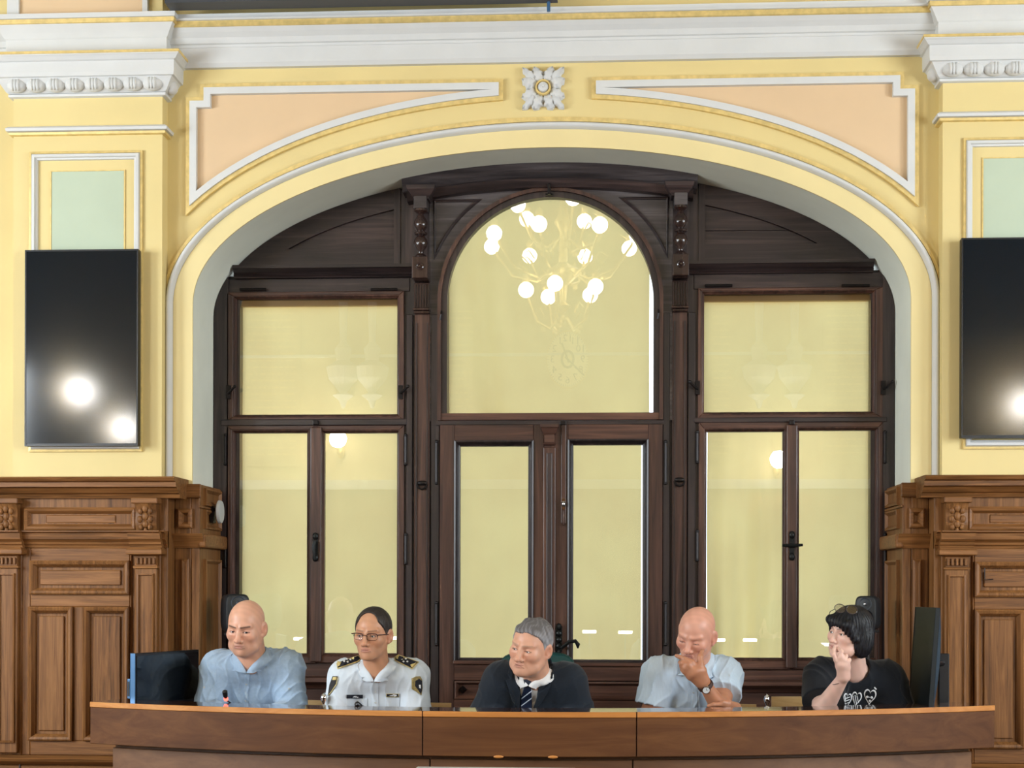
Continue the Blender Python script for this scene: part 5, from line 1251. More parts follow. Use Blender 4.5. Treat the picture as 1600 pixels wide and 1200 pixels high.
def drape(name, poly, f, m_, parent, lift=.002, thick=.003, step=1.2, smooth=True):   # patch of cloth or badge lying on the surface
    ed = []
    for i in range(len(poly)):
        a, b = np.array(poly[i], float), np.array(poly[(i+1) % len(poly)], float); k = max(1, int(np.linalg.norm(b-a)/step)); ed += [tuple(a+(b-a)*j/k) for j in range(k)]
    xs, ys = [p[0] for p in ed], [p[1] for p in ed]; pts = [Vector(p) for p in ed]; ne = len(pts)
    def inside(x, y):
        r = False
        for i in range(ne):
            (x1, y1), (x2, y2) = ed[i], ed[i-1]
            if (y1 > y) != (y2 > y) and x < (x2-x1)*(y-y1)/(y2-y1)+x1: r = not r
        return r
    y = min(ys)+step*.6
    while y < max(ys):
        x = min(xs)+step*.6
        while x < max(xs):
            if inside(x, y) and min((x-e[0])**2+(y-e[1])**2 for e in ed) > (step*.5)**2: pts.append(Vector((x, y)))
            x += step
        y += step
    vs, es, fs, *_ = geometry.delaunay_2d_cdt(pts, [(i, (i+1) % ne) for i in range(ne)], [], 1, 1e-5)
    P_, D_, ok = trace(f, [v.x for v in vs], [v.y for v in vs]); n = len(vs)
    if ok.any() and not ok.all():                       # beyond the silhouette: carry on at the depth of the nearest point that lies on the cloth
        q2 = np.array([(v.x, v.y) for v in vs], f32); gi = np.nonzero(ok)[0]
        for b_ in np.nonzero(~ok)[0]:
            j = gi[np.argmin(((q2[gi]-q2[b_])**2).sum(1))]; P_[b_] = npv(CAM)+D_[b_]*((P_[j]-npv(CAM)) @ D_[j])
    top = P_-D_*f32(lift+thick); bot = P_-D_*f32(lift-.002)
    cnt = {}
    for q in fs:
        for i in range(len(q)): e = (q[i], q[(i+1) % len(q)]); cnt[e] = 1
    side = [(a, b) for a, b in cnt if (b, a) not in cnt]
    m = MB(); m.add([tuple(p) for p in top]+[tuple(p) for p in bot], [tuple(q) for q in fs]+[tuple(i+n for i in q[::-1]) for q in fs]+[(b, a, a+n, b+n) for a, b in side])
    return m.build(name, m_, parent, smooth='all' if smooth else False)
# ---------------------------------------------------------------- the five people behind the desk
def lc(*c): return lin(c)
SEAT = .46
def hand_pts(base, spec):                             # spec: list of (px, py, Y) joints -> world points
    return [P(*s) for s in spec]
class Person: pass
def person(o):
    t_ = time.time(); R_ = Person(); R_.o = o
    hs = o['hs']; Yh = o['Yh']; em = P(*o['eyes'], Yh)
    al = math.radians(o['yaw']); yaw = math.atan2(CAM.x-em.x, em.y-CAM.y)-al
    Rw = rotm(yaw, math.radians(o['pitch']), math.radians(o['roll']))
    H = npv(em)-Rw @ npv((0, -.082, -.002))*hs; R_.H, R_.Rw, R_.hs = H, Rw, hs
    loc = (float(H[0]), float(o['Yp']), SEAT)
    hf = head_field(o)
    toL = lambda p: ((p-H) @ Rw)/f32(hs)
    hw = lambda q: npv(H)+Rw @ npv(q)*hs               # head-local point -> hall
    NB = P(*o['neck']); SL, SR = P(*o['shl']), P(*o['shr']); rs, rt = o.get('rs', .072), o.get('rt', 1.0)
    mid = (SL+SR)/2; PV = Vector((mid.x+o.get('pdx', 0), o['Yp'], SEAT+.12)); CH = mid+(PV-mid)*.33; W_ = (SR-SL).length/2
    EL, ER = P(*o['ell']), P(*o['elr']); WL, WR = P(*o['wrl']), P(*o['wrr'])
    up_ = np.array((mid-PV).normalized(), f32); xa = np.array((SR-SL).normalized(), f32); ya = np.cross(up_, xa); ya /= np.linalg.norm(ya); xa = np.cross(ya, up_)
    RT = np.stack([xa, ya, up_], 1)                     # torso axes
    rn = o.get('rn', .056)
    def torso(p):
        d = cone(p, SL, SR, rs*.92, rs*.92)
        d = smin(d, elp(p, CH, (W_+rs*.40, .112*rt, .16), RT), .05)
        b = PV+(mid-PV)*.28
        d = smin(d, elp(p, b, (.17*rt, .135*rt, .22), RT), .06)
        nbk = NB+Vector((0, .045, -.035))
        for S_ in (SL, SR): d = smin(d, cone(p, nbk, S_+Vector((0, 0, -.01)), rn*.92, rs*.70), .045)
        return d
    r1, r2, r3 = o.get('arm', (.058, .046, .031))
    armsf = ((SL, EL, WL), (SR, ER, WR))
    def arms(p, g=0.0):
        d = None
        for S_, E_, W0 in armsf:
            a = smin(cone(p, S_, E_, r1+.008+g, r2+g), cone(p, E_, W0, r2+g, r3+g), .02); d = a if d is None else np.minimum(d, a)
        return d
    hands = o.get('hands', [])
    def handf(p):
        d = None
        for hd in hands:
            for ch, rad in hd:
                for i in range(len(ch)-1):
                    e = cone(p, ch[i], ch[i+1], rad[i], rad[i+1]); d = e if d is None else smin(d, e, .0045 if rad[i] < .0115 else .012)
        return d
    NT = hw((0, .020, -.055)); NBv = Vector(NB)
    def skinf(p):
        d = hf(toL(p))*f32(hs)
        d = smin(d, cone(p, NT, NB+Vector((0, .015, -.03)), rn*hs, rn+.004), .022)
        d = smin(d, torso(p)+.016, .03)
        d = smin(d, arms(p, -.004), .025)
        hh = handf(p)
        if hh is not None: d = smin(d, hh, .012)
        return d
    pts = np.array([H+.16, H-.16, SL, SR, EL, ER, WL, WR, PV]+[q for hd in hands for ch, _ in hd for q in ch], f32)
    lo = pts.min(0)-.10; hi = pts.max(0)+.10; lo[2] = max(lo[2], SEAT+.02)
    V_, Q = mesh_sdf(skinf, lo, hi, .0026); V_ = relax(V_, Q, 1, .35)
    q = toL(V_); base = npv(o['skin']); col = head_colour(q, o, base)
    hh = handf(V_); da = arms(V_); da = da if hh is None else np.minimum(da, hh); far = (da < .010) & (hf(q)*f32(hs) > da+.002)
    arm_c = npv(o.get('armskin', o['skin'])); col[far] = arm_c
    nz = .06*np.sin(V_ @ npv((90, 70, 110)))*np.sin(V_ @ npv((-60, 95, 50)))
    col = np.clip(col*(1+nz[:, None]), 0, 1)
    root = np_mesh('person', V_, Q, 'skin', None, col, loc); tag(root, o['label'], 'person'); R_.root = root
    gz = o.get('gaze', (0, -1, -.1))
    for s in (-1, 1): eye_mesh('eye', hw((s*.0315, -.0735, -.0025)), Rw, hs, Rw @ npv(gz), o.get('iris', (.12, .14, .16)), root)
    R_.torso, R_.arms, R_.skinf, R_.hw, R_.toL, R_.NB, R_.rn, R_.RT = torso, arms, skinf, hw, toL, NB, rn, RT
    R_.SL, R_.SR, R_.EL, R_.ER, R_.WL, R_.WR, R_.PV, R_.mid, R_.NT, R_.armsf, R_.rads = SL, SR, EL, ER, WL, WR, PV, mid, Vector(NT), armsf, (r1, r2, r3)
    # trousers and shoes, out of sight below the desk
    px_ = PV.x; py_ = o['Yp']
    def trou(p):
        d = elp(p, (px_, py_, SEAT+.10), (.185*rt, .15*rt, .12))
        for s in (-1, 1):
            k = (px_+s*.12, py_-.40, SEAT+.07); d = smin(d, cone(p, (px_+s*.09, py_-.02, SEAT+.085), k, .085, .062), .04); d = smin(d, cone(p, k, (px_+s*.13, py_-.38, .10), .06, .05), .03)
        return smax(d, -(p[:, 2]-.09), .004)
    V2, Q2 = mesh_sdf(trou, (px_-.34, py_-.52, .06), (px_+.34, py_+.24, SEAT+.28), .011); np_mesh('trousers', V2, Q2, o.get('trm', M['softblack']), root)
    for s in (-1, 1): MB().ball((px_+s*.13, py_-.43, .05), (.045, .13, .045), 16, 10).build('shoe', 'black', root, smooth='all')
    R_.time = time.time()-t_; return R_
def garment(R_, name, m_, grow=.010, sleeve=(1.0, 1.0), amp=.004, ph=0, vneck=None, res=.0042, k=1.0, hem=True, loose=0.0, extra=None, neckcut=.004):
    r1, r2, r3 = R_.rads
    def f(p):
        d = R_.torso(p)-f32(grow)
        for (S_, E_, W0), sl in zip(R_.armsf, sleeve):
            if sl <= 1:
                e = S_+(E_-S_)*sl; a = cone(p, S_, e, r1+.014+grow+loose*.4, r2+.012+grow+loose+(1-sl)*(r1-r2))
                ax_ = np.array((E_-S_).normalized(), f32); a = smax(a, (p-npv(e)) @ ax_, .004)
            else:
                w0 = E_+(W0-E_)*(sl-1); a = smin(cone(p, S_, E_, r1+.012+grow, r2+.010+grow), cone(p, E_, w0, r2+.010+grow, r3+.008+grow), .02)
            d = smin(d, a, .028)
        fo = folds(p, ph, amp, k); d = d-fo+amp*.4
        dn = cone(p, R_.NT+Vector((0, -.0, .1)), R_.NB+Vector((0, .022, .004) if neckcut < .012 else (0, .012, -.02)), R_.rn+neckcut, R_.rn+neckcut); d = ssub(d, dn, .004)
        if vneck is not None: d = ssub(d, vneck(p), .003)
        if extra is not None: d = extra(p, d)
        return d
    a = np.array([R_.SL, R_.SR, R_.EL, R_.ER, R_.PV, R_.NB]+[(w if s > 1 else e) for (_, e, w), s in zip(R_.armsf, sleeve)], f32); lo = a.min(0)-.13; hi = a.max(0)+.14; lo[2] = max(lo[2], SEAT+.05)
    V_, Q = mesh_sdf(f, lo, hi, res); V_ = relax(V_, Q, 1, .4)
    g = np_mesh(name, V_, Q, m_, R_.root); R_.cloth = f; return g
def neckv(R_, wid, deep, fwd=-.06):                   # wedge that opens the collar at the throat
    c = R_.NB+Vector((0, fwd, 0))
    def f(p):
        z = (p[:, 2]-f32(c.z-deep))/f32(deep); hw_ = wid*np.clip(z, 0, 1.6); return np.maximum(np.maximum(np.abs(p[:, 0]-f32(c.x))-hw_, p[:, 1]-f32(c.y+.05)), -(p[:, 2]-f32(c.z-deep)))*.6
    return f
def collar(R_, m_, top=.026, fall=.040, spread=.020, ctr=None, rad=None, tilt=.7, yaw=0, vd=.016, vz=.034, tipx=.050, tipz=.010, start=.45, name='collar', field=None):
    rn = (rad or R_.rn)+.005; c = npv(ctr if ctr is not None else R_.NB); ax_ = np.array((0, -tilt*.5, 1), f32); ax_ /= np.linalg.norm(ax_)
    fw = np.array((math.sin(yaw), -math.cos(yaw), 0), f32); fw = fw-ax_*(fw @ ax_); fw /= np.linalg.norm(fw); sd = np.cross(ax_, fw)
    n = 56; cols = []; f = field or R_.cloth; ww = []
    for i in range(n+1):
        u = -1+2*i/n; th = u*(PI-.10)+PI; dr = fw*math.cos(th)+sd*math.sin(th); sg = -1 if u > 0 else 1
        w = max(0, (abs(u)-start)/(1-start)); w = w*w*(3-2*w)
        vp = c+fw*(rn+vd)-ax_*vz+sd*sg*.003
        tp = c+ax_*top+dr*rn; tp = tp*(1-w**1.2)+vp*w**1.2
        lo_ = c+ax_*(top-fall)+dr*(rn+spread); tipp = vp+sd*sg*tipx-ax_*tipz+fw*.004
        lo_ = lo_*(1-w**1.6)+tipp*w**1.6
        st = c-ax_*.012+dr*(rn-.002); st = st*(1-w)+(vp-fw*.012-ax_*.006)*w
        cols.append((st, tp-dr*.002, tp+ax_*.002*(1-w)+dr*.003, tp*.6+lo_*.4+dr*.008*(1-w), tp*.25+lo_*.75+dr*.004, lo_)); ww.append(w)
    V_ = np.array(cols, f32); k = V_.shape[1]
    for q in (2, 3, 4, 5):                              # lay the leaf on the cloth
        for _ in range(5):
            p = V_[:, q]; d = f(p); e = f32(.003); g = np.stack([f(p+np.eye(3, dtype=f32)[a]*e)-f(p-np.eye(3, dtype=f32)[a]*e) for a in range(3)], 1); g /= np.maximum(ln(g), 1e-6)[:, None]
            tgt = .007 if q < 4 else (.011 if q == 4 else .013); mv = np.where((d < tgt) | ((np.array(ww) > .35) & (q > 3)), tgt-d, 0); V_[:, q] = p+g*np.clip(mv, -.012, .02)[:, None]
    o = MB().add([tuple(map(float, v)) for v in V_.reshape(-1, 3)], [(i*k+j, i*k+j+1, (i+1)*k+j+1, (i+1)*k+j) for i in range(n) for j in range(k-1)]).build(name, m_, R_.root, smooth='all')
    s = o.modifiers.new('thickness', 'SOLIDIFY'); s.thickness = .003; s.offset = 0
    return o
def hair(R_, f, lo, hi, res, colf, name='hair'):
    H, Rw, hs = R_.H, R_.Rw, R_.hs
    V_, Q = mesh_sdf(f, lo, hi, res); V_ = relax(V_, Q, 1, .3); col = colf(V_); W_ = (V_*f32(hs)) @ Rw.T+H
    return np_mesh(name, W_, Q, 'hair', R_.root, col)
def buttons(R_, pts, m_='grey', r=.0048):
    for px, py in pts:
        p, d, ok = trace(R_.cloth, [px], [py]); c = p[0]-d[0]*.002; Rb = Vector(-d[0]).to_track_quat('Z', 'Y').to_matrix().to_4x4()
        MB().lathe([(0, -.002), (r, -.001), (r, .0015), (r*.7, .0025), (r*.5, .0015), (0, .0015)], (0, 0, 0), 14).build('button', m_, R_.root, smooth=True, M4=Matrix.Translation(c) @ Rb)
M['shirt_blue'] = mat('blue_chambray', (163, 186, 210), .85, noise=.07, nscale=60, bump=.2, bscale=500, sheen=.2, spec=.2)
M['shirt_white'] = mat('pale_uniform_cotton', (214, 224, 233), .85, noise=.03, nscale=30, bump=.15, bscale=500, spec=.2)
M['shirt_pale'] = mat('pale_blue_cotton', (198, 216, 232), .85, noise=.04, nscale=80, bump=.15, bscale=500, spec=.2, stretch=(3, 1, .3))
M['white_cotton'] = mat('white_cotton', (236, 236, 236), .8, noise=.02, bump=.1, bscale=400, spec=.2)
M['suit'] = mat('dark_suit_wool', (20, 29, 40), .75, noise=.15, nscale=120, bump=.2, bscale=600, sheen=.15, spec=.25)
M['tshirt'] = mat('black_jersey', (12, 17, 25), .8, noise=.12, nscale=100, bump=.2, bscale=600, sheen=.2, spec=.2)
M['tie'] = mat('navy_silk', (22, 31, 52), .4, noise=.1, nscale=80, spec=.5)
M['stripe'] = mat('tie_stripe', (176, 186, 200), .4)
M['epaulette'] = mat('navy_epaulette', (16, 20, 34), .7)
M['braid'] = mat('gold_braid', (216, 196, 130), .45, .2, noise=.1, nscale=200)
M['jeans'] = mat('navy_cloth', (36, 44, 62), .8, noise=.1, nscale=60)
M['print'] = mat('white_print', (236, 238, 240), .7)
M['patch'] = mat('patch_cloth', (40, 36, 34), .7, noise=.2, nscale=120)
M['olive'] = mat('patch_gold', (150, 132, 80), .55, noise=.4, nscale=140)
M['strap'] = mat('brown_strap', (62, 40, 34), .5)
M['frame'] = mat('glasses_frame', (58, 26, 30), .3)
M['nail'] = mat('nail', (232, 190, 180), .25)
# ---- 1: bald man in a blue shirt
A = person(dict(label='bald man in a light blue button shirt at the left end of the desk', hs=1.07, Yh=-.94, eyes=(374, 987.5), yaw=22, pitch=13, roll=3, skin=lc(216, 164, 138), blush=.7,
  stubble=(lc(150, 112, 92), .45), scalp=(lc(196, 150, 132), .45), browc=(lc(78, 56, 48), .85, .0058), jaw=1.12, fat=.6, jowl=.5, frown=1.0, folds=.5, brow=1, open=.0036, gaze=(.25, -1, -.02), iris=(.05, .05, .06), bags=1,
  neck=(393, 1024, -.80), shl=(343, 1046, -.72), shr=(446, 1044, -.70), rs=.084, rt=1.25, Yp=-.40, ell=(325, 1112, -.78), elr=(458, 1113, -.76), wrl=(362, 1116, -1.0), wrr=(408, 1117, -.98), rn=.066, arm=(.066, .05, .034), trm=M['jeans']))
garment(A, 'shirt', 'shirt_blue', .014, (1.5, 1.5), .010, 1.3, neckv(A, .022, .008, -.07), k=1.25, neckcut=.002)
collar(A, 'shirt_blue', ctr=A.NB+Vector((0, .004, -.004)), tilt=.9, yaw=-.12, vz=.046, tipx=.080, tipz=-.004, fall=.048)
drape('placket', [(384, 1041), (391, 1041), (389, 1075), (387.5, 1106), (378.5, 1106), (381, 1075)], A.cloth, 'shirt_blue', A.root, .001, .002)
buttons(A, [(386, 1052), (385, 1069), (384, 1095)]); buttons(A, [(451.5, 1076), (319, 1074)], r=.005)
# ---- 2: officer
B = person(dict(label='uniformed officer with dark hair, glasses, black epaulettes and a pale shirt', hs=1.01, Yh=-1.06, eyes=(572.5, 993.7), yaw=21, pitch=4, roll=2, skin=lc(198, 146, 114), blush=.7, stubble=(lc(170, 122, 96), .3),
  browc=(lc(96, 66, 52), .6, .0045), jaw=1.0, frown=.8, folds=.5, open=.0036, gaze=(-.15, -1, -.06), iris=(.10, .10, .09), mouth=1.0, nose=1.03,
  neck=(588, 1040, -.93), shl=(540, 1057, -.86), shr=(644, 1056, -.84), rs=.073, rt=1.08, Yp=-.55, ell=(524, 1118, -.88), elr=(652, 1119, -.86), wrl=(562, 1124, -1.16), wrr=(612, 1124, -1.16), rn=.057, trm=M['jeans']))
garment(B, 'shirt', 'shirt_white', .012, (1.06, 1.06), .007, 4.1, neckv(B, .026, .012, -.06), k=1.1, neckcut=.005)
collar(B, 'shirt_white', ctr=B.NB+Vector((0, .006, -.006)), tilt=.7, yaw=-.05, vz=.042, tipx=.074, tipz=.002)
def hair_short(line_y, line_z, t=.007, top=1.0, strand=.0012, extra=None):
    def f(p):
        x = np.abs(p[:, 0]); d = elp(p, (0, .012, .031), (.0765+t*.8, .0985+t, .0875+t*top))
        zl = np.interp(p[:, 1], line_y, line_z).astype(f32)
        d = smax(d, (zl-p[:, 2])*.75, .008); d = smax(d, .006-(ln(np.stack([x-.079, (p[:, 1]-.006), (p[:, 2]+.010)*.75], 1))-.016), .006)
        if extra is not None: d = extra(p, d)
        ang = np.arctan2(p[:, 0], p[:, 1]+.02); d = d+strand*(np.sin(ang*31+p[:, 2]*35+2*np.sin(p[:, 1]*60))*.6+np.sin(ang*73+p[:, 0]*120)*.4)*np.sin(p[:, 1]*70+p[:, 0]*55+1)
        return d
    return f
lo, hi = (-.10, -.12, -.12), (.10, .13, .15)
def colhair(c0, c1, zr=(-.05, .07), salt=.25):
    def f(p):
        t = np.clip((p[:, 2]-zr[0])/(zr[1]-zr[0]), 0, 1); n = .5+.3*np.sin(p[:, 0]*310+p[:, 2]*150+3*np.sin(p[:, 1]*70))+.25*np.sin(p[:, 0]*730+p[:, 1]*90)*np.sin(p[:, 2]*110); t = np.clip(t+salt*(n-.5), 0, 1)[:, None]; return npv(c0)*(1-t)+npv(c1)*t
    return f
def recede(p, d): return ssub(d, elp(p, (.0, -.085, .062), (.050, .062, .048)), .006)
hair(B, hair_short([-.09, -.06, -.035, -.012, .02, .05, .1], [.092, .060, .02, -.022, -.03, -.055, -.07], .008, extra=recede), lo, hi, .0028, colhair(lc(110, 96, 86), lc(44, 38, 36), (-.03, .03)))
def glasses(R_, y, w_, h, z, m_, upper=.0022, lower=.0009, round_=False):
    g = empty('eyeglasses', R_.hw((0, y, z))); put(g, R_.root); q = lambda x, yy, zz_: Vector(R_.hw((x, yy, zz_)))
    for s in (-1, 1):
        cx_ = s*.0335; ring = []
        for i in range(25):
            a = 2*PI*i/24; ca, sa = math.cos(a), math.sin(a); e = .55
            ring.append((cx_+math.copysign(abs(ca)**e, ca)*w_, y+abs(cx_+math.copysign(abs(ca)**e, ca)*w_)**2*4.0, z+math.copysign(abs(sa)**e, sa)*h))
        up_ = [q(*r) for i, r in enumerate(ring) if 0 <= i <= 12]; dn = [q(*r) for i, r in enumerate(ring) if 12 <= i <= 24]
        MB().tube(up_, upper, 8).build('rim', m_, g, smooth=True); MB().tube(dn, lower, 6).build('rim', 'iron', g, smooth=True)
        MB().add([q(r[0], r[1]+.0005, r[2]) for r in ring[:-1]]+[q(r[0], r[1]+.002, r[2]) for r in ring[:-1]], [tuple(range(24)), tuple(range(47, 23, -1))]+[(i, (i+1) % 24, (i+1) % 24+24, i+24) for i in range(24)]).build('lens', 'lens', g)
        ex = s*(.0335+w_); MB().tube([q(ex, y+.0048, z+h*.7), q(s*.072, y+.02, z+h*.7), q(s*.079, -.01, z+.006), q(s*.080, .012, z-.0), q(s*.079, .026, z-.02)], [upper, .0022, .0018, .0016, .0014], 8).build('temple_arm', m_, g, smooth=True)
    MB().tube([q(-.0335+w_, y+.001, z+h*.35), q(-.006, y-.004, z+h*.55), q(.006, y-.004, z+h*.55), q(.0335-w_, y+.001, z+h*.35)], .0013, 8).build('bridge', 'iron', g, smooth=True)
    return g
glasses(B, -.104, .0235, .0150, -.004, 'frame')
def patch(R_, nm, poly, m_, lift=.003, th=.003, par=None, step=1.3): return drape(nm, poly, R_.cloth, m_, par or R_.root, lift, th, step)
drape('placket', [(582, 1056), (591, 1056), (591.5, 1108), (581.5, 1108)], B.cloth, 'shirt_white', B.root, .001, .002)
buttons(B, [(586.5, 1062), (586.5, 1081), (586.5, 1098)])
for pl in ([(541, 1091), (574, 1091.5), (574, 1109), (541, 1109)], [(602, 1090), (624, 1090), (625, 1108), (602, 1108)]): patch(B, 'pocket', pl, 'shirt_white', .001, .002)
# shoulder boards
def board(out_, in_, stars, trid):
    e = patch(B, 'epaulette', out_, 'braid', .004, .004); 
    drape('board_cloth', in_, B.cloth, 'epaulette', e, .008, .002, 1.3)
    for sx, sy in stars:
        drape('rank_star', [(sx+1.7*math.cos(a), sy+1.5*math.sin(a)) for a in [2*PI*i/8 for i in range(8)]], B.cloth, 'print', e, .0098, .002, 1.2)
    drape('gold_emblem', trid, B.cloth, 'braid', e, .0098, .002, 1.2)
board([(525.5, 1036), (560, 1023.5), (565, 1029), (560, 1034), (527, 1045.5)], [(526.5, 1035.5), (559.5, 1024.5), (563, 1029), (558.5, 1032.5), (527.5, 1043.5)], [(538, 1033), (542.5, 1029.5), (543.5, 1034), (548, 1030.5)], [(526.8, 1032.5), (533.5, 1034.5), (531, 1039.5), (527.5, 1041.5)])
board([(616, 1026.5), (622.5, 1022.5), (655, 1034), (644, 1046), (617, 1032)], [(617.5, 1026.8), (623, 1023.8), (653, 1034.2), (643.5, 1044), (618, 1031)], [(628, 1029.5), (634, 1029), (630.5, 1033.5), (636.5, 1033.5)], [(641, 1038.5), (651, 1034.8), (644.5, 1042.5), (642.5, 1042)])
e = patch(B, 'sleeve_patch', [(643, 1060), (650, 1057), (656.5, 1056.5), (659.5, 1062), (660.5, 1075), (658.5, 1086.5), (650, 1080.5), (643.5, 1077)], 'olive', .003, .002)
drape('patch_field', [(649, 1064), (655, 1060.5), (659.5, 1064), (659.7, 1076), (657.8, 1084.5), (652, 1076), (648.5, 1072)], B.cloth, 'epaulette', e, .005, .002, 1.3); drape('patch_emblem', [(654.5, 1070), (657.5, 1070), (657.8, 1076), (655, 1075)], B.cloth, 'print', e, .0068, .0015, 1.1)
e = patch(B, 'sleeve_patch', [(519.5, 1056.5), (527.5, 1056.5), (525.5, 1069), (518, 1080), (512, 1087), (514.5, 1070)], 'patch', .003, .002)
drape('patch_bar', [(520, 1058), (526, 1058), (525, 1062.5), (519, 1062.5)], B.cloth, 'braid', e, .005, .0015, 1.1); drape('patch_edge', [(527.2, 1058), (527.8, 1058), (525.9, 1069.5), (518.2, 1081), (513, 1087), (513, 1085.5), (517.5, 1080), (524.9, 1069)], B.cloth, 'braid', e, .005, .0015, 1.1)
def plate(px0, py0, px1, py1, s, border, size, label=None):
    e = patch(B, 'name_plate', [(px0, py0), (px1, py0), (px1, py1), (px0, py1)], 'epaulette', .004, .003)
    if label: e['label'] = label
    for a, b, c_, d in ((px0, py0, px1, py0+.7), (px0, py1-.7, px1, py1), (px0, py0, px0+.7, py1), (px1-.7, py0, px1, py1)):
        if border: drape('plate_border', [(a, b), (c_, b), (c_, d), (a, d)], B.cloth, 'braid', e, .0065, .001, 1.5)
    p, d, ok = trace(B.cloth, [(px0+px1)/2, px0+1, px1-1], [(py0+py1)/2]*3); v = Vector(p[2]-p[1]); yaw_ = math.atan2(v.y, v.x)
    text(s, tuple(p[0]-d[0]*.0085), size, 'print', e, (PI/2-.12, 0, yaw_), .0006, 'plate_text', bold=.0004); return e
plate(541.5, 1085.5, 567, 1091.5, 'T. KMELJEV', False, .0125, 'black name plate with white letters'); plate(603.5, 1084, 623, 1089.5, 'POLICIJA', True, .0105, 'dark badge strip with pale letters and a gold border')
for sx, sy in ((565.7, 1045), (606.8, 1043)):
    pass
# ---- 3: grey-haired man in a suit
def clasp(px, py, Y): 
    return [([P(px-6, py+6, Y+.05), P(px-2, py+1.5, Y), P(px+1, py-.5, Y-.02)], [.016, .010, .008]), ([P(px+7, py+6, Y+.05), P(px+4, py+1.5, Y), P(px+1, py, Y-.02)], [.016, .010, .008])]
D = person(dict(label='grey-haired man in a dark suit and striped tie at the centre of the desk', hs=1.05, Yh=-1.24, eyes=(815, 1016), yaw=30, pitch=8, roll=11, skin=lc(214, 162, 136), blush=.8, browc=(lc(150, 128, 112), .5, .005),
  jaw=1.12, fat=1.0, jowl=1.0, frown=1.3, folds=.8, open=.0026, slit_dz=-.0005, gaze=(-.3, -1, -.2), iris=(.14, .16, .18), bags=1, nose=1.15, nose_len=1, brow=1.3, lip=lc(178, 116, 104),
  neck=(838, 1052, -1.07), shl=(785, 1064, -1.03), shr=(886, 1066, -1.01), rs=.074, rt=1.16, Yp=-.70, ell=(757, 1122, -1.0), elr=(906, 1124, -.98), wrl=(800, 1138, -1.22), wrr=(858, 1138, -1.22), rn=.064, arm=(.060, .05, .034),
  hands=[]))
def suitv(R_, c, w_, deep):
    return lambda p: np.maximum(np.maximum(np.abs(p[:, 0]-f32(c.x))-w_*np.clip((p[:, 2]-f32(c.z-deep))/deep, 0, 1.3), p[:, 1]-f32(c.y+.10)), -(p[:, 2]-f32(c.z-deep)))*.6
garment(D, 'shirt', 'white_cotton', .010, (.4, .4), .001, 2.0, None, neckcut=.001); Dshirt = D.cloth
garment(D, 'suit_jacket', 'suit', .020, (1.85, 1.85), .007, 6.0, suitv(D, P(826, 1050, -1.16), .075, .22), k=.7, neckcut=.016)
jf = D.cloth; D.both = lambda p: np.minimum(jf(p), Dshirt(p))
def lapel(pl): return drape('lapel', pl, D.both, 'suit', D.root, .004, .005, 1.6)
lapel([(804, 1034), (810.5, 1045), (811.5, 1062), (813, 1085), (812, 1109), (800, 1095), (793, 1072), (790, 1062), (797, 1060), (793, 1053), (797, 1042)])
lapel([(860, 1026), (853, 1040), (846, 1058), (840, 1080), (836, 1109), (846, 1098), (855, 1083), (861, 1069), (856, 1064), (863, 1060), (866, 1046)])
collar(D, 'white_cotton', ctr=D.NB+Vector((-.012, .0, -.008)), rad=.066, tilt=.8, yaw=-.25, vz=.018, tipx=.036, tipz=.018, vd=.010, field=Dshirt, start=.55)
for n_, pl, m_, l_ in (('tie_knot', [(817.5, 1061.5), (831, 1061.5), (829, 1069), (820, 1070)], 'tie', .020), ('tie', [(820, 1069), (829, 1068.5), (830.5, 1085), (831.5, 1110), (813, 1110), (814.5, 1090)], 'tie', .010)):
    tie = drape(n_, pl, Dshirt, m_, D.root, l_, .005, 1.4)
for i in range(4):
    y = 1080+i*11; drape('tie_stripe', [(814.8-.2*i, y+11), (830.6+.3*i, y-1), (830.8+.3*i, y+1.0), (814.6-.2*i, y+13)], Dshirt, 'stripe', tie, .0152, .0008, 1.4) if y+13 < 1111 else None
    
def wavehair(p, d):
    return d-.003*np.sin(p[:, 0]*70+p[:, 2]*90+p[:, 1]*40)*np.clip((p[:, 2]-.02)/.05, 0, 1)
hair(D, hair_short([-.1, -.082, -.05, -.03, -.012, .02, .05, .1], [.074, .074, .062, .034, -.020, -.03, -.06, -.085], .008, 1.0, .0016, wavehair), lo, hi, .0028, colhair(lc(176, 176, 182), lc(96, 92, 92), (-.02, .10), .5))
# ---- 4: bald man with the watch
Yw = -1.13
fing = [([P(1098, 1064, -1.10), P(1090, 1048, -1.13), P(1081, 1035, -1.135), P(1070, 1029.5, -1.135), P(1062, 1026.5, -1.125), P(1056.5, 1024.5, -1.115)], [.027, .022, .0125, .0105, .0095, .0078]),
  ([P(1096, 1064, -1.10), P(1085, 1050, -1.135), P(1075, 1039, -1.145), P(1066, 1036.5, -1.14), P(1063, 1035, -1.115), P(1068, 1033, -1.095)], [.026, .021, .0125, .0105, .0095, .0085]),
  ([P(1095, 1065, -1.10), P(1081, 1053, -1.13), P(1071, 1044, -1.14), P(1065, 1041, -1.13), P(1066, 1038, -1.10), P(1072, 1037, -1.09)], [.025, .020, .012, .010, .009, .008]),
  ([P(1094, 1066, -1.10), P(1079, 1056, -1.12), P(1070, 1049, -1.13), P(1066, 1046, -1.12), P(1068, 1043, -1.095)], [.024, .018, .0115, .0095, .0085]),
  ([P(1100, 1062, -1.10), P(1097, 1048, -1.12), P(1094.5, 1037, -1.125), P(1094, 1027, -1.12), P(1097.5, 1017, -1.105)], [.024, .019, .0135, .0115, .0085])]
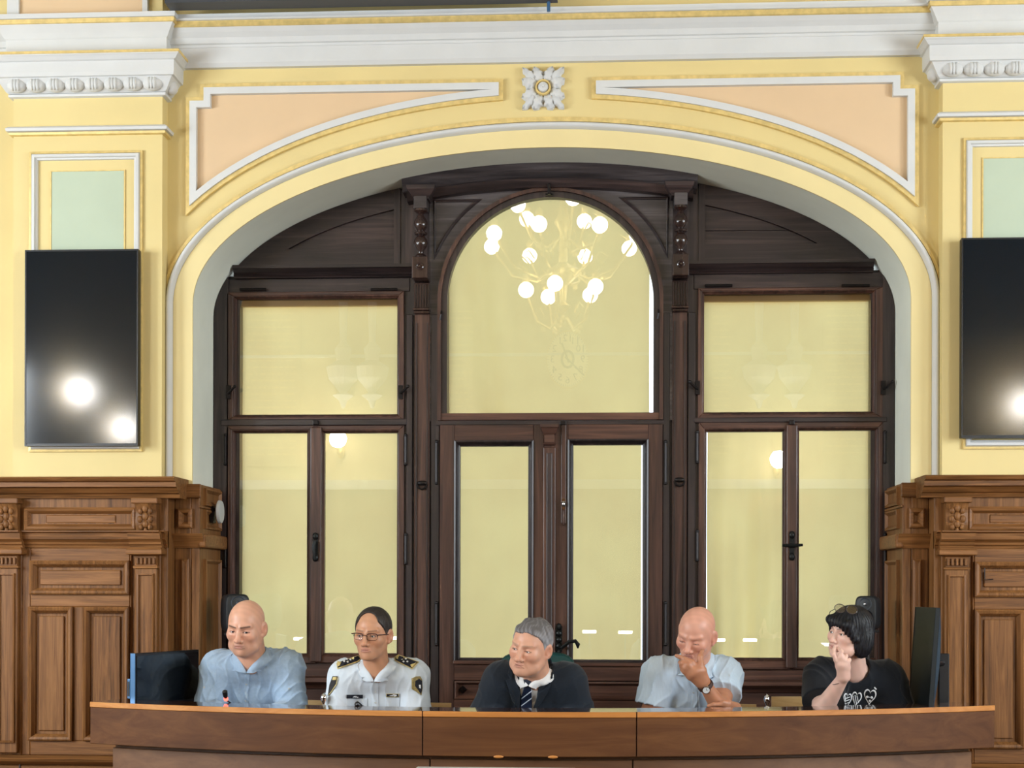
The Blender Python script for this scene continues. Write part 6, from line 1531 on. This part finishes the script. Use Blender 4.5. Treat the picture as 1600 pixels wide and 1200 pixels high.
rest = [([P(1150, 1105, -1.02), P(1136, 1101.5, -1.10), P(1126, 1100.5, -1.12), P(1114, 1101, -1.13), P(1107, 1103, -1.13)], [.022, .017, .011, .0095, .008]), ([P(1150, 1106, -1.02), P(1138, 1098, -1.10), P(1130, 1097, -1.12)], [.02, .012, .009])]
E = person(dict(label='bald man in a pale short-sleeved shirt and wristwatch, chin resting on his hand', hs=1.04, Yh=-1.06, eyes=(1077, 1003.5), yaw=24, pitch=24, roll=11, skin=lc(212, 156, 134), armskin=lc(180, 124, 94), blush=1.0, scalp=(lc(206, 150, 136), .5),
  browc=(lc(150, 108, 90), .22, .0045), frown=.6, folds=.7, open=.0016, slit_dz=-.0035, gaze=(-.1, -1, -.7), iris=(.12, .12, .12), bags=1, nose=1.1, fat=.4,
  neck=(1088, 1030, -.90), shl=(1031, 1055, -.84), shr=(1131, 1055, -.82), rs=.078, rt=1.18, Yp=-.52, ell=(1016, 1116, -.86), elr=(1126, 1108, -1.02), wrl=(1066, 1122, -1.1), wrr=(1099, 1066, -1.095), rn=.060, arm=(.058, .047, .031), hands=[fing, rest], trm=M['jeans']))
garment(E, 'shirt', 'shirt_pale', .013, (.80, .62), .009, 2.6, neckv(E, .030, .014, -.06), k=1.2, neckcut=.006, loose=.012)
collar(E, 'shirt_pale', ctr=E.NB+Vector((0, .004, -.004)), tilt=.8, yaw=-.05, vz=.046, tipx=.078, tipz=-.004)
drape('placket', [(1081, 1056), (1090, 1056), (1090, 1106), (1080, 1106)], E.cloth, 'shirt_pale', E.root, .001, .002); buttons(E, [(1083.5, 1082), (1085, 1060)])
wc = P(1096.5, 1069.5, -1.1); ax_ = (E.ER-E.WR).normalized(); wb = E.WR+ax_*.020; wt = empty('wristwatch', wb); put(wt, E.root)
Rm_ = ax_.to_track_quat('Z', 'Y').to_matrix().to_4x4(); ring = [(.036*math.cos(2*PI*i/32), .036*math.sin(2*PI*i/32)) for i in range(32)]
MB().lathe([(.0335, -.009), (.0365, -.009), (.0372, 0), (.0365, .009), (.0335, .009)], (0, 0, 0), 36).build('strap', 'strap', wt, smooth=True, M4=Matrix.Translation(wb) @ Rm_)
dv = (CAM-wb); dv = (dv-ax_*dv.dot(ax_)).normalized(); dv = (dv+Vector((-.25, 0, 0))).normalized(); dv = (dv-ax_*dv.dot(ax_)).normalized()
Rd = Matrix.Translation(wb+dv*.036) @ dv.to_track_quat('Z', 'Y').to_matrix().to_4x4()
MB().lathe([(0, -.004), (.019, -.004), (.020, .0), (.0195, .004), (.0165, .005), (.016, .0035), (0, .0035)], (0, 0, 0), 30).build('watch_case', 'chrome', wt, smooth=True, M4=Rd)
wf = MB().lathe([(0, .0036), (.0158, .0036), (.0158, .0042), (0, .0042)], (0, 0, 0), 30).build('watch_face', 'print', wt, M4=Rd)
MB().box(-.0006, .0006, -.001, .011, .0044, .005).box(-.001, .008, -.0006, .0006, .0044, .005).build('watch_hands', 'black', wt, M4=Rd)
# ---- 5: woman with black hair
wf_ = [([P(1317, 1056, -1.13), P(1312, 1040, -1.15), P(1306, 1031, -1.165), P(1302.5, 1023, -1.170), P(1303, 1015, -1.155), P(1304.5, 1009.5, -1.135)], [.024, .018, .0105, .0085, .0076, .0064]),
  ([P(1318, 1056, -1.13), P(1316, 1038, -1.16), P(1314.5, 1027, -1.17), P(1314.5, 1017.5, -1.170), P(1310.5, 1014, -1.145), P(1308, 1017, -1.122)], [.024, .019, .0115, .0098, .0085, .0075]),
  ([P(1319, 1056, -1.13), P(1319.5, 1040, -1.155), P(1320, 1032, -1.17), P(1321.8, 1025, -1.165), P(1318, 1023, -1.135)], [.024, .018, .0112, .0095, .008]),
  ([P(1320, 1056, -1.12), P(1322.5, 1043, -1.145), P(1324.5, 1034, -1.16), P(1327, 1031, -1.155), P(1326, 1036, -1.135)], [.022, .016, .0105, .0088, .0078]),
  ([P(1316, 1054, -1.12), P(1311, 1040, -1.11), P(1309, 1029, -1.10), P(1313, 1023, -1.09)], [.02, .016, .012, .009])]
G = person(dict(label='black-haired woman in a black T-shirt with white hearts, hand raised to her mouth', hs=.98, Yh=-1.04, eyes=(1307.5, 989.5), yaw=43, pitch=0, roll=9, skin=lc(226, 186, 170), blush=.7, browc=(lc(70, 50, 46), .75, .0036), jaw=1.0, fat=.9, jowl=.6,
  open=.0044, gaze=(-.2, -1, .05), iris=(.06, .04, .03), lip=lc(196, 118, 112), folds=.35, nose=.95, frown=-.6, sock=.8,
  neck=(1333, 1036, -.89), shl=(1288, 1060, -.84), shr=(1383, 1064, -.80), rs=.080, rt=1.25, Yp=-.50, ell=(1286, 1108, -.98), elr=(1400, 1118, -.82), wrl=(1318, 1058, -1.12), wrr=(1352, 1124, -1.05), rn=.060, arm=(.066, .052, .030), hands=[wf_]))
garment(G, 'tshirt', 'tshirt', .014, (.82, .95), .008, .4, neckv(G, .075, .085, -.05), k=.7, neckcut=.018, loose=.020)
def bob(p):
    x = p[:, 0]; d = elp(p, (0, .014, .028), (.094, .114, .103)); d = smin(d, elp(p, (0, .045, -.035), (.092, .075, .085)), .03)
    for s in (-1, 1): d = smin(d, elp(p, (s*.074, .018, -.045), (.026, .048, .062)), .03)
    d = ssub(d, elp(p, (.0, -.105, -.050), (.066, .088, .083)), .008)          # face opening
    d = ssub(d, elp(p, (0, -.03, -.145), (.075, .075, .06)), .012)             # throat
    fr = cone(p, (-.055, -.078, .056), (.06, -.080, .052), .020, .017); fr = smin(fr, cone(p, (.06, -.078, .04), (.078, -.045, -.015), .018, .016), .02); d = smin(d, fr, .02)
    ang = np.arctan2(x, p[:, 1]+.01); d = d+.0022*np.sin(ang*34+np.sin(p[:, 2]*38)*1.6)*np.clip((.12-p[:, 2])/.06, .25, 1)+.001*np.sin(ang*90+p[:, 2]*50)
    return d
hair(G, bob, (-.14, -.14, -.15), (.14, .16, .17), .0032, lambda p: np.tile(npv(lc(17, 18, 24)), (len(p), 1))*(1+.5*np.sin(p[:, :1]*300+p[:, 2:3]*80)))
# glasses pushed up on the hair
gg = empty('eyeglasses', G.hw((0, -.06, .13))); put(gg, G.root)
for (px, py) in ((1312.5, 952.5), (1331, 954.5)):
    c = P(px, py-2, -1.155); v1 = Vector((1, .25, -.05)).normalized(); v2 = Vector((.0, .45, .9)).normalized()
    rg = [c+v1*.0255*math.cos(2*PI*i/28)+v2*.021*math.sin(2*PI*i/28) for i in range(29)]
    MB().tube(rg, .0018, 8, cap=False).build('rim', 'tort', gg, smooth=True); nn_ = v1.cross(v2).normalized()*.001
    MB().add([r+nn_ for r in rg[:-1]]+[r-nn_ for r in rg[:-1]], [tuple(range(28)), tuple(range(55, 27, -1))]+[(i, (i+1) % 28, (i+1) % 28+28, i+28) for i in range(28)]).build('lens', 'lens2', gg)
a, b = P(1320, 950, -1.16), P(1323.3, 950.3, -1.157); MB().tube([a, (a+b)/2+Vector((0, 0, .003)), b], .0014).build('bridge', 'black', gg, smooth=True)
for s, px, py, Y in ((-1, 1304.5, 951.5, -1.155), (1, 1339.5, 953, -1.15)):
    a = P(px, py, Y); MB().tube([a, a+Vector((s*.012, .06, -.012)), a+Vector((s*.016, .13, -.05))], .0015).build('temple_arm', 'black', gg, smooth=True)
# hearts printed on the shirt
def heart(cx, cy, w_, h, rot):
    p = []
    for i in range(36):
        t = 2*PI*i/36; x = 16*math.sin(t)**3/17; y = -(13*math.cos(t)-5*math.cos(2*t)-2*math.cos(3*t)-math.cos(4*t)+2.5)/14.5; x, y = x*w_, y*h
        p.append((cx+x*math.cos(rot)-y*math.sin(rot), cy+x*math.sin(rot)+y*math.cos(rot)))
    return p
def heartprint(cx, cy, w_, h, rot, marks, full=True):
    e = drape('heart_print', heart(cx, cy, w_, h, rot), G.cloth, 'print', G.root, .0012, .0012, 1.1)
    drape('heart_field', heart(cx, cy-.3, w_*.80, h*.80, rot), G.cloth, 'tshirt', e, .0026, .0008, 1.1)
    for m_ in marks: drape('heart_mark', m_, G.cloth, 'print', e, .0036, .0008, .9)
def bar(x0, y0, x1, y1, t): 
    d = Vector((x1-x0, y1-y0)).normalized(); n_ = Vector((-d.y, d.x))*t/2; return [(x0+n_.x, y0+n_.y), (x1+n_.x, y1+n_.y), (x1-n_.x, y1-n_.y), (x0-n_.x, y0-n_.y)]
heartprint(1359, 1090, 10.5, 13, .12, [[(1355+2.2*math.cos(a), 1089+2*math.sin(a)) for a in [2*PI*i/8 for i in range(8)]], [(1362+2.2*math.cos(a), 1090+2*math.sin(a)) for a in [2*PI*i/8 for i in range(8)]], [(1359+1.8*math.cos(a), 1095+1.8*math.sin(a)) for a in [2*PI*i/8 for i in range(8)]], bar(1355, 1089, 1362, 1090, 1.2)])
heartprint(1338, 1093, 8.5, 12, .16, [bar(1333+i*3.0, 1086+abs(i-1)*1.2, 1335+i*3.2, 1100-abs(i-1)*1.5, 1.3) for i in range(3)])
heartprint(1324, 1095, 7, 12, .1, [bar(1320, 1092+i*4, 1328, 1089+i*4, 1.4) for i in range(3)])
drape('heart_mark', bar(1366, 1074, 1369.5, 1077.5, 2.2), G.cloth, 'print', G.root, .0012, .0012, 1.0)
MB().tube([Vector(p) for p in [(G.WL+(G.EL-G.WL)*.16)+(Vector((math.cos(2*PI*i/24), math.sin(2*PI*i/24)*.9, .3*math.cos(2*PI*i/24)))*.034) for i in range(25)]], .0011, 6, cap=False).build('bracelet', 'black', G.root, smooth=True)
print('people', round(time.time()-T0, 1), [round(x.time, 1) for x in (A, B, D, E, G)])
print('SCRIPT', round(time.time()-T0, 1), 's', sum(len(o.data.polygons) for o in C.objects if o.type == 'MESH'), 'faces')
